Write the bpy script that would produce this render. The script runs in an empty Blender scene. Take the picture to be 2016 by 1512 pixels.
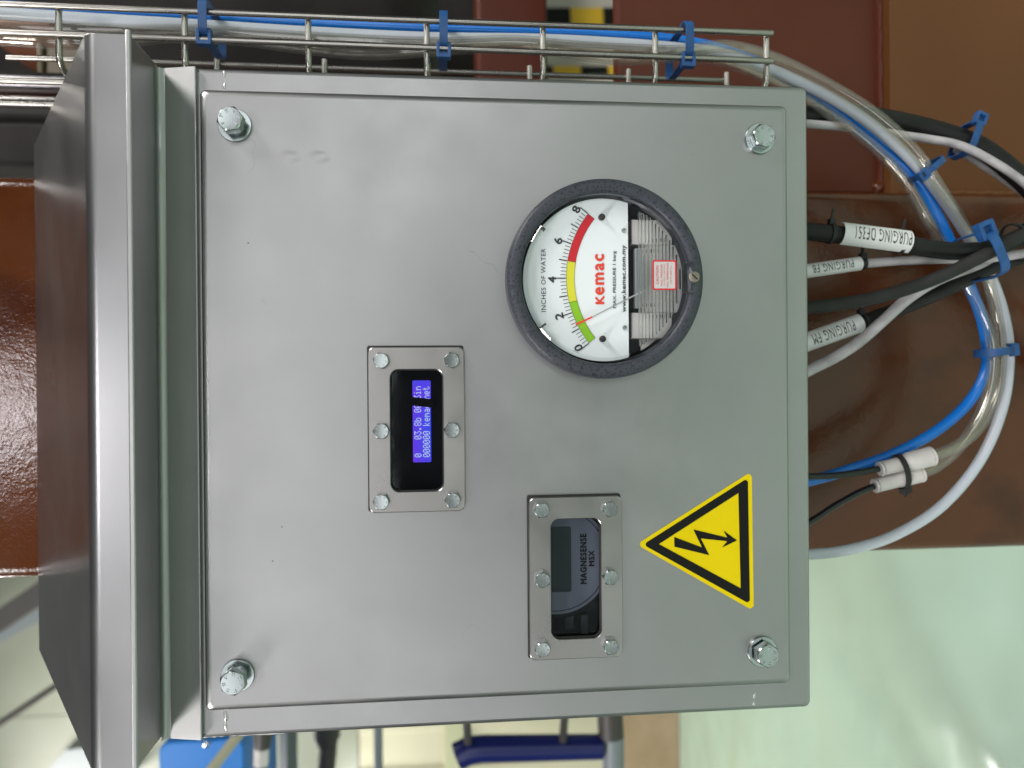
import bpy, bmesh, math, random
from mathutils import Vector, Matrix
random.seed(7)
SC = bpy.context.scene
COL = SC.collection

# ------------------------------------------------------------------ camera
F, CX, CY = 1514.0, 1008.0, 756.0                 # the photograph's focal length and centre, in its pixels
CAM = Vector((0.0, -0.46368, 0.0))
RR = Vector((-0.00765124, -0.09783970, -0.99517278))   # picture right  (the phone was held on its side: right is down)
RD = Vector((-0.99996279, -0.00321723, 0.00800437))    # picture down
RF = Vector((-0.00398484, 0.99519699, -0.09781144))    # viewing direction
cam = bpy.data.cameras.new('camera')
cam.sensor_width = 36.0
cam.lens = 36.0 * F / 2016.0
cam.clip_start = 0.02
cam.clip_end = 200.0
cam.dof.use_dof = True
cam.dof.focus_distance = 0.46
cam.dof.aperture_fstop = 6.0
camo = bpy.data.objects.new('camera', cam)
COL.objects.link(camo)
camo.matrix_world = Matrix(((RR.x, -RD.x, -RF.x, CAM.x), (RR.y, -RD.y, -RF.y, CAM.y), (RR.z, -RD.z, -RF.z, CAM.z), (0, 0, 0, 1)))
SC.camera = camo

# ------------------------------------------------------------------ world, lamps, exposure
W = bpy.data.worlds.new('World')
SC.world = W
W.use_nodes = True
bg = W.node_tree.nodes['Background']
bg.inputs[0].default_value = (0.78, 0.86, 0.92, 1)
bg.inputs[1].default_value = 0.06


def lamp(name, loc, aim, sx, sy, power, color):
    l = bpy.data.lights.new(name, 'AREA')
    l.shape = 'RECTANGLE'
    l.size, l.size_y, l.energy, l.color = sx, sy, power, color
    o = bpy.data.objects.new(name, l)
    COL.objects.link(o)
    o.location = loc
    o.rotation_euler = (Vector(aim) - Vector(loc)).to_track_quat('-Z', 'Y').to_euler()
    return o


# one ceiling lamp behind the camera, then added fill lights
lamp('key_fill_lamp', (-0.25, -3.3, 2.28), (0, 0, 0.1), 0.65, 0.45, 25, (1.0, 0.97, 1.0))
lamp('hall_fill', (-0.7, -12.0, 2.40), (0, 0, 0), 13.0, 3.4, 255, (0.98, 0.98, 1.0))  # added broad light panel that brightens the steel door
lamp('hall_fill', (5.0, -12.0, 0.2), (0, 0, 0), 3.4, 2.6, 90, (0.98, 0.98, 1.0))  # added low panel, lifts the frame strip right of the door
lamp('hall_fill', (-6.0, -12.0, 0.2), (0, 0, 0), 3.4, 2.6, 60, (0.98, 0.98, 1.0))  # added low panel on the opposite side, lifts the left strip
lamp('key_fill_lamp', (2.6, -1.6, 2.4), (0.3, -0.4, -0.4), 1.6, 0.8, 118, (1.0, 0.98, 0.96))  # added side fill for the dial, cables and other matt parts
lamp('key_fill_lamp', (-2.7, -1.6, 2.4), (-0.4, -0.5, -0.5), 1.6, 0.8, 118, (1.0, 0.98, 0.96))  # matching fill added from the left
lamp('key_fill_lamp', (-2.5, 2.3, 2.3), (-1.9, 2.2, -1), 1.6, 0.4, 85, (1.0, 0.97, 0.92))  # added overhead fill that lightens the floor beyond the box
lamp('floor_glint_fill', (-2.35, 3.45, 0.55), (-1.2, 1.8, -1.3), 0.5, 0.14, 7, (1.0, 0.98, 0.94))  # added out of view to put glints on the floor
lamp('key_fill_lamp', (1.9, 0.9, 2.2), (1.2, 2.3, -0.5), 0.8, 0.3, 42, (1.0, 0.96, 0.90))  # added to brighten the off-white panel in the gap
SC.view_settings.view_transform = 'Standard'
SC.view_settings.look = 'None'
SC.view_settings.gamma = 1.0
SC.view_settings.exposure = 0.0
SC.view_settings.use_curve_mapping = False
SC.render.engine = 'CYCLES'
SC.cycles.max_bounces = 10
SC.cycles.transparent_max_bounces = 16
SC.cycles.caustics_reflective = True
SC.cycles.caustics_refractive = True


# ------------------------------------------------------------------ helpers
def at(px, py, Y):
    """the place on the plane y = Y that lies in direction (px, py)"""
    d = RR * ((px - CX) / F) + RD * ((py - CY) / F) + RF
    return CAM + d * ((Y - CAM.y) / d.y)


def srgb(r, g, b):
    def f(c):
        c /= 255.0
        return c / 12.92 if c <= 0.04045 else ((c + 0.055) / 1.055) ** 2.4
    return (f(r), f(g), f(b), 1.0)


class MB:
    def __init__(s):
        s.v, s.f, s.m = [], [], []

    def add(s, vs, fs, mi=0):
        b = len(s.v)
        s.v += [Vector(p) for p in vs]
        for f in fs:
            s.f.append(tuple(i + b for i in f))
            s.m.append(mi)

    def box(s, x0, x1, y0, y1, z0, z1, mi=0):
        s.add([(x0, y0, z0), (x1, y0, z0), (x1, y1, z0), (x0, y1, z0), (x0, y0, z1), (x1, y0, z1), (x1, y1, z1), (x0, y1, z1)],
              [(0, 3, 2, 1), (4, 5, 6, 7), (0, 1, 5, 4), (1, 2, 6, 5), (2, 3, 7, 6), (3, 0, 4, 7)], mi)

    def obox(s, c, u, v, w, hu, hv, hw, mi=0):
        c, u, v, w = Vector(c), Vector(u).normalized() * hu, Vector(v).normalized() * hv, Vector(w).normalized() * hw
        ps = [c + u * a + v * b + w * d for d in (-1, 1) for (a, b) in ((-1, -1), (1, -1), (1, 1), (-1, 1))]
        s.add(ps, [(0, 3, 2, 1), (4, 5, 6, 7), (0, 1, 5, 4), (1, 2, 6, 5), (2, 3, 7, 6), (3, 0, 4, 7)], mi)

    def loft(s, loops, cap0=False, cap1=False, closed=True, mi=0):
        n = len(loops[0])
        b = len(s.v)
        for L in loops:
            s.v += [Vector(p) for p in L]
        for i in range(len(loops) - 1):
            for j in range(n if closed else n - 1):
                k = (j + 1) % n
                s.f.append((b + i * n + j, b + i * n + k, b + (i + 1) * n + k, b + (i + 1) * n + j))
                s.m.append(mi)
        if cap0:
            s.f.append(tuple(b + j for j in reversed(range(n))))
            s.m.append(mi)
        if cap1:
            s.f.append(tuple(b + (len(loops) - 1) * n + j for j in range(n)))
            s.m.append(mi)

    def tube(s, pts, r, seg=10, caps=True, inner=None, mi=0):
        pts = [Vector(p) for p in pts]
        n = len(pts)
        rr = r if isinstance(r, (list, tuple)) else [r] * n
        T = []
        for i in range(n):
            a, b = pts[max(i - 1, 0)], pts[min(i + 1, n - 1)]
            T.append((b - a).normalized())
        up = Vector((0, 1, 0)) if abs(T[0].y) < 0.9 else Vector((1, 0, 0))
        N = (up - T[0] * up.dot(T[0])).normalized()
        frames = []
        for i in range(n):
            N = (N - T[i] * N.dot(T[i])).normalized()
            frames.append((N.copy(), T[i].cross(N)))
        def ring(i, rad):
            return [pts[i] + (frames[i][0] * math.cos(2 * math.pi * k / seg) + frames[i][1] * math.sin(2 * math.pi * k / seg)) * rad for k in range(seg)]
        s.loft([ring(i, rr[i]) for i in range(n)], caps and not inner, caps and not inner, mi=mi)
        if inner:
            s.loft([list(reversed(ring(i, inner))) for i in range(n)], mi=mi)

    def lathe(s, prof, c, axis, seg=32, mi=0, cap0=True, cap1=True):
        """prof: (radius, distance along the axis)"""
        c, a = Vector(c), Vector(axis).normalized()
        u = a.orthogonal().normalized()
        w = a.cross(u)
        loops = [[c + a * h + (u * math.cos(2 * math.pi * k / seg) + w * math.sin(2 * math.pi * k / seg)) * r for k in range(seg)] for r, h in prof]
        s.loft(loops, cap0, cap1, mi=mi)

    def sphere(s, c, r, seg=10, mi=0):
        prof = [(max(1e-5, r * math.sin(math.pi * i / seg)), -r * math.cos(math.pi * i / seg)) for i in range(seg + 1)]
        s.lathe(prof, c, (0, -1, 0), seg * 2, mi, False, False)


WL = {}


def empty(name, loc, parent=None):
    o = bpy.data.objects.new(name, None)
    o.empty_display_size = 0.02
    COL.objects.link(o)
    loc = Vector(loc)
    if parent:
        o.parent = parent
        o.location = loc - WL[parent.name]
    else:
        o.location = loc
    WL[o.name] = loc
    return o


def build(name, mb, mats, parent=None, smooth=40, bevel=None, origin=None, weighted=False):
    me = bpy.data.meshes.new(name)
    if origin is None:
        lo = [min(p[i] for p in mb.v) for i in range(3)]
        hi = [max(p[i] for p in mb.v) for i in range(3)]
        origin = Vector([(lo[i] + hi[i]) / 2 for i in range(3)])
    origin = Vector(origin)
    me.from_pydata([p - origin for p in mb.v], [], mb.f)
    mats = mats if isinstance(mats, (list, tuple)) else [mats]
    for m in mats:
        me.materials.append(m)
    for p, mi in zip(me.polygons, mb.m):
        p.material_index = mi
    bm = bmesh.new()
    bm.from_mesh(me)
    bmesh.ops.recalc_face_normals(bm, faces=bm.faces)
    if smooth:
        ang = math.radians(smooth)
        for f in bm.faces:
            f.smooth = True
        for e in bm.edges:
            if len(e.link_faces) == 2:
                e.smooth = e.calc_face_angle(0) < ang
    bm.to_mesh(me)
    bm.free()
    o = place(name, me, origin, parent)
    if bevel:
        md = o.modifiers.new('bevel', 'BEVEL')
        md.width, md.segments, md.limit_method, md.angle_limit = bevel, 2, 'ANGLE', math.radians(35)
        md.harden_normals = False
    if weighted:
        md = o.modifiers.new('flat_faces', 'WEIGHTED_NORMAL')
        md.keep_sharp, md.weight = True, 100
    return o


def place(name, me, loc, parent=None, rot=None):
    o = bpy.data.objects.new(name, me)
    COL.objects.link(o)
    loc = Vector(loc)
    if parent:
        o.parent = parent
        o.location = loc - WL[parent.name]
    else:
        o.location = loc
    if rot is not None:
        o.rotation_euler = rot
    WL[o.name] = loc
    return o


def tag(o, label, cat, group=None, kind=None):
    if kind:
        o['kind'] = kind
    if label:
        o['label'] = label
    if cat:
        o['category'] = cat
    if group:
        o['group'] = group
    return o


def rrect(x0, x1, z0, z1, r, y, n=6):
    out = []
    for cx, cz, a0 in ((x1 - r, z1 - r, 0), (x0 + r, z1 - r, 90), (x0 + r, z0 + r, 180), (x1 - r, z0 + r, 270)):
        for i in range(n + 1):
            a = math.radians(a0 + 90 * i / n)
            out.append(Vector((cx + r * math.cos(a), y, cz + r * math.sin(a))))
    return out


def circle(cx, cz, r, y, n=64):
    return [Vector((cx + r * math.cos(2 * math.pi * i / n), y, cz + r * math.sin(2 * math.pi * i / n))) for i in range(n)]


def fill_with_holes(mb, loops, mi=0):
    bm = bmesh.new()
    es = []
    for L in loops:
        vs = [bm.verts.new(p) for p in L]
        for i in range(len(vs)):
            es.append(bm.edges.new((vs[i], vs[(i + 1) % len(vs)])))
    bmesh.ops.triangle_fill(bm, use_beauty=True, use_dissolve=False, edges=es)
    bm.verts.index_update()
    mb.add([v.co.copy() for v in bm.verts], [tuple(v.index for v in f.verts) for f in bm.faces], mi)
    bm.free()


def spline(pts, sub=8):
    pts = [Vector(p) for p in pts]
    out = []
    for i in range(len(pts) - 1):
        p0, p1, p2, p3 = pts[max(i - 1, 0)], pts[i], pts[i + 1], pts[min(i + 2, len(pts) - 1)]
        if i == 0:
            p0 = p1 * 2 - p2
        if i == len(pts) - 2:
            p3 = p2 * 2 - p1
        for k in range(sub):
            t = k / sub
            out.append(0.5 * ((2 * p1) + (p2 - p0) * t + (2 * p0 - 5 * p1 + 4 * p2 - p3) * t * t + (3 * p1 - p0 - 3 * p2 + p3) * t ** 3))
    out.append(pts[-1])
    return out


def text_mesh(s, offset=0.0, spacing=1.0):
    """flat triangles of a line of text, scaled to the box 0..1 by 0..1"""
    cu = bpy.data.curves.new('lettering', 'FONT')
    cu.body, cu.size, cu.offset, cu.space_character, cu.resolution_u = s, 1.0, offset, spacing, 3
    o = bpy.data.objects.new('lettering', cu)
    COL.objects.link(o)
    dg = bpy.context.evaluated_depsgraph_get()
    dg.update()
    me = bpy.data.meshes.new_from_object(o.evaluated_get(dg))
    vs = [v.co.copy() for v in me.vertices]
    fs = [tuple(p.vertices) for p in me.polygons]
    bpy.data.objects.remove(o)
    bpy.data.curves.remove(cu)
    bpy.data.meshes.remove(me)
    x0, x1 = min(v.x for v in vs), max(v.x for v in vs)
    y0, y1 = min(v.y for v in vs), max(v.y for v in vs)
    return [((v.x - x0) / (x1 - x0), (v.y - y0) / (y1 - y0)) for v in vs], fs, (x1 - x0) / (y1 - y0)


def text_at(mb, s, c, w, h, y, rot=0.0, offset=0.0, spacing=1.0, mi=0, bold=0.0):
    """a line of text centred on c = (x, z), w wide and h tall, on the plane y"""
    uv, fs, _ = text_mesh(s, offset, spacing)
    ca, sa = math.cos(rot), math.sin(rot)
    for k, (sx, sz) in enumerate(((0, 0), (-1, 0), (1, 0), (0, -1), (0, 1)) if bold else ((0, 0),)):
        ps = []
        for u, v in uv:
            a, b = (u - 0.5) * w + sx * bold, (v - 0.5) * h + sz * bold
            ps.append((c[0] + a * ca - b * sa, y - k * 0.00001, c[1] + a * sa + b * ca))
        mb.add(ps, fs, mi)


# ------------------------------------------------------------------ materials
def mat(name, color, rough=0.5, metal=0.0, coat=0.0, spec=0.5):
    m = bpy.data.materials.new(name)
    m.use_nodes = True
    b = m.node_tree.nodes['Principled BSDF']
    b.inputs['Base Color'].default_value = color
    b.inputs['Roughness'].default_value = rough
    b.inputs['Metallic'].default_value = metal
    b.inputs['Coat Weight'].default_value = coat
    b.inputs['Specular IOR Level'].default_value = spec
    return m


def N(m, t, **kw):
    n = m.node_tree.nodes.new(t)
    for k, v in kw.items():
        setattr(n, k, v)
    return n


def L(m, a, b):
    m.node_tree.links.new(a, b)


def noise(m, scale, detail=4, rough=0.55, coord='Object', stretch=None):
    tc = N(m, 'ShaderNodeTexCoord')
    nt = N(m, 'ShaderNodeTexNoise')
    nt.inputs['Scale'].default_value = scale
    nt.inputs['Detail'].default_value = detail
    nt.inputs['Roughness'].default_value = rough
    if stretch:
        mp = N(m, 'ShaderNodeMapping')
        mp.inputs['Scale'].default_value = stretch
        L(m, tc.outputs[coord], mp.inputs[0])
        L(m, mp.outputs[0], nt.inputs['Vector'])
    else:
        L(m, tc.outputs[coord], nt.inputs['Vector'])
    return nt


def ramp(m, src, stops):
    r = N(m, 'ShaderNodeValToRGB')
    e = r.color_ramp.elements
    e[0].position, e[0].color = stops[0]
    e[1].position, e[1].color = stops[-1]
    for p, c in stops[1:-1]:
        x = e.new(p)
        x.color = c
    L(m, src, r.inputs[0])
    return r


def bsdf(m):
    return m.node_tree.nodes['Principled BSDF']


def vary(m, scale, c0, c1, lo=0.35, hi=0.65, detail=4, stretch=None):
    n = noise(m, scale, detail, stretch=stretch)
    r = ramp(m, n.outputs[0], [(lo, c0), (hi, c1)])
    L(m, r.outputs[0], bsdf(m).inputs['Base Color'])


def vary_rough(m, scale, r0, r1, detail=5, stretch=None):
    n = noise(m, scale, detail, stretch=stretch)
    mr = N(m, 'ShaderNodeMapRange')
    mr.inputs['From Min'].default_value, mr.inputs['From Max'].default_value = 0.3, 0.7
    mr.inputs['To Min'].default_value, mr.inputs['To Max'].default_value = r0, r1
    L(m, n.outputs[0], mr.inputs[0])
    L(m, mr.outputs[0], bsdf(m).inputs['Roughness'])


def bump(m, layers):
    """layers: (socket, strength, distance), chained"""
    prev = None
    for s, st, d in layers:
        b = N(m, 'ShaderNodeBump')
        b.inputs['Strength'].default_value, b.inputs['Distance'].default_value = st, d
        L(m, s, b.inputs['Height'])
        if prev:
            L(m, prev.outputs[0], b.inputs['Normal'])
        prev = b
    L(m, prev.outputs[0], bsdf(m).inputs['Normal'])


M = {}


def steel(name, c0, c1, r0, r1, grain=True):
    m = mat(name, c0, r0, 1.0)
    vary(m, 9, c0, c1, 0.3, 0.7, 5)
    vary_rough(m, 22, r0, r1)
    lay = [(noise(m, 1500, 2).outputs[0], 0.10, 0.0003)] if grain else []
    lay.append((noise(m, 6, 2).outputs[0], 0.02, 0.004))
    bump(m, lay)
    return m


M['steel'] = steel('satin_steel', (0.345, 0.344, 0.342, 1), (0.385, 0.384, 0.382, 1), 0.34, 0.43)
M['hood'] = steel('hood_steel', (0.35, 0.349, 0.349, 1), (0.39, 0.389, 0.389, 1), 0.29, 0.33, False)
M['plate'] = steel('plate_steel', (0.32, 0.31, 0.298, 1), (0.40, 0.39, 0.372, 1), 0.24, 0.38)
M['wire'] = steel('bright_wire', (0.33, 0.315, 0.285, 1), (0.43, 0.415, 0.375, 1), 0.22, 0.34, False)
M['zinc'] = steel('zinc_bolt', (0.36, 0.405, 0.40, 1), (0.46, 0.505, 0.495, 1), 0.18, 0.28, False)
M['pipe'] = steel('dull_pipe', (0.16, 0.15, 0.15, 1), (0.26, 0.25, 0.25, 1), 0.2, 0.3, False)
M['weld'] = steel('weld_bead', (0.44, 0.44, 0.43, 1), (0.54, 0.54, 0.53, 1), 0.26, 0.38, False)

# the door: satin steel with a few specks, scuffs and two pressed dents
m = steel('door_steel', (0.345, 0.344, 0.342, 1), (0.385, 0.384, 0.382, 1), 0.34, 0.43)
M['door'] = m


def door_details(m, dents):
    b = bsdf(m)
    tc = N(m, 'ShaderNodeTexCoord')
    # specks
    vo = N(m, 'ShaderNodeTexVoronoi')
    vo.inputs['Scale'].default_value = 55
    L(m, tc.outputs['Object'], vo.inputs['Vector'])
    lt = N(m, 'ShaderNodeMath', operation='LESS_THAN')
    L(m, vo.outputs['Distance'], lt.inputs[0])
    lt.inputs[1].default_value = 0.026
    gate = N(m, 'ShaderNodeSeparateColor')
    L(m, vo.outputs['Color'], gate.inputs[0])
    g2 = N(m, 'ShaderNodeMath', operation='GREATER_THAN')
    L(m, gate.outputs[0], g2.inputs[0])
    g2.inputs[1].default_value = 0.80
    mul = N(m, 'ShaderNodeMath', operation='MULTIPLY')
    L(m, lt.outputs[0], mul.inputs[0])
    L(m, g2.outputs[0], mul.inputs[1])
    # hairline scuffs: thin iso-lines of a stretched noise, only here and there
    sn = noise(m, 26, 2, 0.5, stretch=(1, 1, 1))
    sub = N(m, 'ShaderNodeMath', operation='SUBTRACT')
    L(m, sn.outputs[0], sub.inputs[0])
    sub.inputs[1].default_value = 0.56
    ab = N(m, 'ShaderNodeMath', operation='ABSOLUTE')
    L(m, sub.outputs[0], ab.inputs[0])
    l2 = N(m, 'ShaderNodeMath', operation='LESS_THAN')
    L(m, ab.outputs[0], l2.inputs[0])
    l2.inputs[1].default_value = 0.0022
    mk = noise(m, 19, 3)
    g3 = N(m, 'ShaderNodeMath', operation='GREATER_THAN')
    L(m, mk.outputs[0], g3.inputs[0])
    g3.inputs[1].default_value = 0.665
    mu2 = N(m, 'ShaderNodeMath', operation='MULTIPLY')
    L(m, l2.outputs[0], mu2.inputs[0])
    L(m, g3.outputs[0], mu2.inputs[1])
    mu3 = N(m, 'ShaderNodeMath', operation='MULTIPLY')
    L(m, mu2.outputs[0], mu3.inputs[0])
    mu3.inputs[1].default_value = 0.20
    mx = N(m, 'ShaderNodeMath', operation='MAXIMUM')
    L(m, mul.outputs[0], mx.inputs[0])
    L(m, mu3.outputs[0], mx.inputs[1])
    old = b.inputs['Base Color'].links[0].from_socket
    mix = N(m, 'ShaderNodeMix', data_type='RGBA')
    L(m, mx.outputs[0], mix.inputs['Factor'])
    L(m, old, mix.inputs['A'])
    mix.inputs['B'].default_value = (0.12, 0.12, 0.12, 1)
    L(m, mix.outputs['Result'], b.inputs['Base Color'])
    # pressed dents
    total = None
    for (cx, cz, rx, rz) in dents:
        mp = N(m, 'ShaderNodeMapping')
        mp.inputs['Location'].default_value = (-cx / rx, 0, -cz / rz)
        mp.inputs['Scale'].default_value = (1 / rx, 0, 1 / rz)
        L(m, tc.outputs['Object'], mp.inputs[0])
        ln = N(m, 'ShaderNodeVectorMath', operation='LENGTH')
        L(m, mp.outputs[0], ln.inputs[0])
        mr = N(m, 'ShaderNodeMapRange', interpolation_type='SMOOTHSTEP')
        mr.inputs['From Min'].default_value, mr.inputs['From Max'].default_value = 1.5, 0.25
        L(m, ln.outputs['Value'], mr.inputs[0])
        if total is None:
            total = mr.outputs[0]
        else:
            ad = N(m, 'ShaderNodeMath', operation='ADD')
            L(m, total, ad.inputs[0])
            L(m, mr.outputs[0], ad.inputs[1])
            total = ad.outputs[0]
    old = b.inputs['Normal'].links[0].from_socket
    bb = N(m, 'ShaderNodeBump')
    bb.inputs['Strength'].default_value, bb.inputs['Distance'].default_value = 0.7, 0.00042
    L(m, total, bb.inputs['Height'])
    L(m, old, bb.inputs['Normal'])
    L(m, bb.outputs[0], b.inputs['Normal'])


# painted red-brown steel, thick glossy coat with orange peel
def brown(name, c0, c1, rough, peel, dist, spec=0.25):
    m = mat(name, c0, rough, 0, 0.0, spec)
    vary(m, 6, c0, c1, 0.3, 0.7, 5)
    vary_rough(m, 14, rough, rough + 0.12)
    bump(m, [(noise(m, 460, 2, 0.5).outputs[0], peel, dist), (noise(m, 120, 2).outputs[0], peel, dist * 1.6), (noise(m, 7, 3).outputs[0], 0.2, 0.004)])
    return m


M['brown'] = brown('brown_paint', (0.074, 0.020, 0.007, 1), (0.092, 0.029, 0.010, 1), 0.10, 0.30, 0.0005, 0.5)
vary(M['brown'], 16, (0.050, 0.011, 0.002, 1), (0.082, 0.021, 0.004, 1), 0.36, 0.52, 6, stretch=(1, 1, 0.7))
M['brown2'] = brown('brown_beam_paint', (0.080, 0.017, 0.008, 1), (0.094, 0.023, 0.010, 1), 0.30, 0.12, 0.0006)
M['brown3'] = brown('brown_floor_reflection', (0.122, 0.046, 0.014, 1), (0.138, 0.054, 0.017, 1), 0.34, 0.12, 0.0006)  # same paint as the beam, with the floor's reflection put into the colour
M['darksteel'] = mat('dark_machine_paint', (0.018, 0.016, 0.015, 1), 0.6, spec=0.15)
vary(M['darksteel'], 5, (0.014, 0.012, 0.011, 1), (0.03, 0.026, 0.024, 1))
M['black'] = mat('black_rubber', (0.012, 0.012, 0.012, 1), 0.55)
vary_rough(M['black'], 60, 0.45, 0.7)
M['cable_black'] = mat('black_cable_sheath', (0.010, 0.010, 0.010, 1), 0.45, spec=0.3)
vary(M['cable_black'], 40, (0.007, 0.007, 0.007, 1), (0.018, 0.018, 0.017, 1), 0.4, 0.8, 6)
vary_rough(M['cable_black'], 80, 0.36, 0.6)
M['cable_grey'] = mat('charcoal_cable_sheath', (0.02, 0.02, 0.018, 1), 0.55, spec=0.3)
vary(M['cable_grey'], 40, (0.016, 0.016, 0.015, 1), (0.034, 0.033, 0.031, 1), 0.4, 0.8, 6)
M['cable_white'] = mat('grey_white_cable_sheath', (0.5, 0.49, 0.5, 1), 0.5)
vary(M['cable_white'], 55, (0.34, 0.325, 0.33, 1), (0.50, 0.475, 0.49, 1), 0.35, 0.6, 6)
M['air_black'] = mat('black_air_tube', (0.008, 0.01, 0.01, 1), 0.16)
M['blue_tube'] = mat('blue_air_tube', (0.004, 0.17, 0.62, 1), 0.22, 0, 0.2)
vary(M['blue_tube'], 20, (0.003, 0.145, 0.56, 1), (0.006, 0.185, 0.66, 1))
M['tie_blue'] = mat('blue_nylon_tie', (0.012, 0.070, 0.21, 1), 0.4)
vary(M['tie_blue'], 120, (0.010, 0.058, 0.18, 1), (0.016, 0.085, 0.25, 1))
m = mat('milky_tube', (0.64, 0.685, 0.75, 1), 0.22)
bsdf(m).inputs['Transmission Weight'].default_value = 0.25
bsdf(m).inputs['Subsurface Weight'].default_value = 0.35
bsdf(m).inputs['Subsurface Radius'].default_value = (0.004, 0.004, 0.004)
M['milky'] = m
def schlick(m, ior, normal=None):
    """reflectance of a thin sheet, the same from either side"""
    f0 = ((ior - 1) / (ior + 1)) ** 2
    lw = N(m, 'ShaderNodeLayerWeight')
    lw.inputs['Blend'].default_value = 0.5
    pw = N(m, 'ShaderNodeMath', operation='POWER')
    pw.inputs[1].default_value = 5.0
    L(m, lw.outputs['Facing'], pw.inputs[0])
    ma = N(m, 'ShaderNodeMath', operation='MULTIPLY_ADD')
    ma.inputs[1].default_value, ma.inputs[2].default_value = 1 - f0, f0
    L(m, pw.outputs[0], ma.inputs[0])
    if normal:
        L(m, normal, lw.inputs['Normal'])
    return ma.outputs[0]


def clear_plastic(name, tint, haze, cloud, ior):
    """thin-walled flexible plastic: mostly see-through, faintly cloudy, glossy"""
    m = bpy.data.materials.new(name)
    m.use_nodes = True
    nt = m.node_tree
    nt.nodes.remove(nt.nodes['Principled BSDF'])
    out = nt.nodes['Material Output']
    tr = N(m, 'ShaderNodeBsdfTransparent')
    tr.inputs[0].default_value = tint
    df = N(m, 'ShaderNodeBsdfDiffuse')
    df.inputs[0].default_value = cloud
    tl = N(m, 'ShaderNodeBsdfTranslucent')
    tl.inputs[0].default_value = cloud
    ad = N(m, 'ShaderNodeMixShader')
    ad.inputs[0].default_value = 0.5
    L(m, df.outputs[0], ad.inputs[1])
    L(m, tl.outputs[0], ad.inputs[2])
    mh = N(m, 'ShaderNodeMixShader')
    mh.inputs[0].default_value = haze
    L(m, tr.outputs[0], mh.inputs[1])
    L(m, ad.outputs[0], mh.inputs[2])
    gl = N(m, 'ShaderNodeBsdfGlossy')
    gl.inputs['Roughness'].default_value = 0.035
    b = N(m, 'ShaderNodeBump')
    b.inputs['Strength'].default_value, b.inputs['Distance'].default_value = 0.10, 0.0006
    L(m, noise(m, 80, 2).outputs[0], b.inputs['Height'])
    L(m, b.outputs[0], gl.inputs['Normal'])
    mx = N(m, 'ShaderNodeMixShader')
    L(m, schlick(m, ior), mx.inputs[0])
    L(m, mh.outputs[0], mx.inputs[1])
    L(m, gl.outputs[0], mx.inputs[2])
    L(m, mx.outputs[0], out.inputs[0])
    return m


M['clear'] = clear_plastic('clear_tube', (0.97, 0.96, 0.93, 1), 0.034, (0.86, 0.83, 0.74, 1), 1.85)
M['fitting'] = mat('white_push_fitting', (0.66, 0.62, 0.60, 1), 0.42)
vary(M['fitting'], 70, (0.60, 0.565, 0.545, 1), (0.70, 0.66, 0.64, 1))
M['sleeve'] = mat('white_marker_sleeve', (0.72, 0.74, 0.72, 1), 0.35)
M['ink'] = mat('black_ink', (0.012, 0.012, 0.013, 1), 0.5)
M['greyink'] = mat('dark_grey_ink', (0.03, 0.03, 0.032, 1), 0.5)
M['yellow'] = mat('yellow_sign_vinyl', (0.78, 0.60, 0.0, 1), 0.5, spec=0.15)
vary(M['yellow'], 25, (0.65, 0.505, 0.0, 1), (0.69, 0.535, 0.001, 1))
M['signblack'] = mat('black_sign_vinyl', (0.007, 0.0075, 0.006, 1), 0.5, spec=0.15)
m = mat('hammered_grey_paint', (0.055, 0.062, 0.078, 1), 0.40, spec=0.3)
vary(m, 700, (0.020, 0.022, 0.028, 1), (0.046, 0.051, 0.063, 1), 0.36, 0.46, 2)
bump(m, [(noise(m, 700, 2).outputs[0], 0.3, 0.0003)])
M['hammer'] = m
M['dial'] = mat('white_dial', (0.86, 0.88, 0.90, 1), 0.45)
M['red'] = mat('red_dial_band', (0.62, 0.010, 0.022, 1), 0.45)
M['yel'] = mat('yellow_dial_band', (0.75, 0.70, 0.035, 1), 0.45)
M['grn'] = mat('green_dial_band', (0.27, 0.56, 0.012, 1), 0.45)
M['orange'] = mat('orange_red_print', (0.80, 0.055, 0.03, 1), 0.45)
M['needle'] = mat('aluminium_needle', (0.55, 0.55, 0.56, 1), 0.3, 0.8)
M['alu'] = mat('cast_aluminium', (0.60, 0.56, 0.55, 1), 0.5, 0.15)
vary(M['alu'], 60, (0.58, 0.54, 0.53, 1), (0.68, 0.64, 0.62, 1))
M['charcoal'] = mat('charcoal_housing', (0.05, 0.055, 0.06, 1), 0.5)


def pane_mat(name, tint, gl_rough, ior=1.45, tintmix=0.0, bumpy=None):
    m = bpy.data.materials.new(name)
    m.use_nodes = True
    nt = m.node_tree
    nt.nodes.remove(nt.nodes['Principled BSDF'])
    out = nt.nodes['Material Output']
    tr = N(m, 'ShaderNodeBsdfTransparent')
    tr.inputs[0].default_value = tint
    gl = N(m, 'ShaderNodeBsdfGlossy')
    gl.inputs['Roughness'].default_value = gl_rough
    mx = N(m, 'ShaderNodeMixShader')
    L(m, schlick(m, ior), mx.inputs[0])
    L(m, tr.outputs[0], mx.inputs[1])
    L(m, gl.outputs[0], mx.inputs[2])
    L(m, mx.outputs[0], out.inputs[0])
    if bumpy:
        b = N(m, 'ShaderNodeBump')
        b.inputs['Strength'].default_value, b.inputs['Distance'].default_value = bumpy[1], bumpy[2]
        L(m, noise(m, bumpy[0], 2).outputs[0], b.inputs['Height'])
        L(m, b.outputs[0], gl.inputs['Normal'])
    return m


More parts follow.
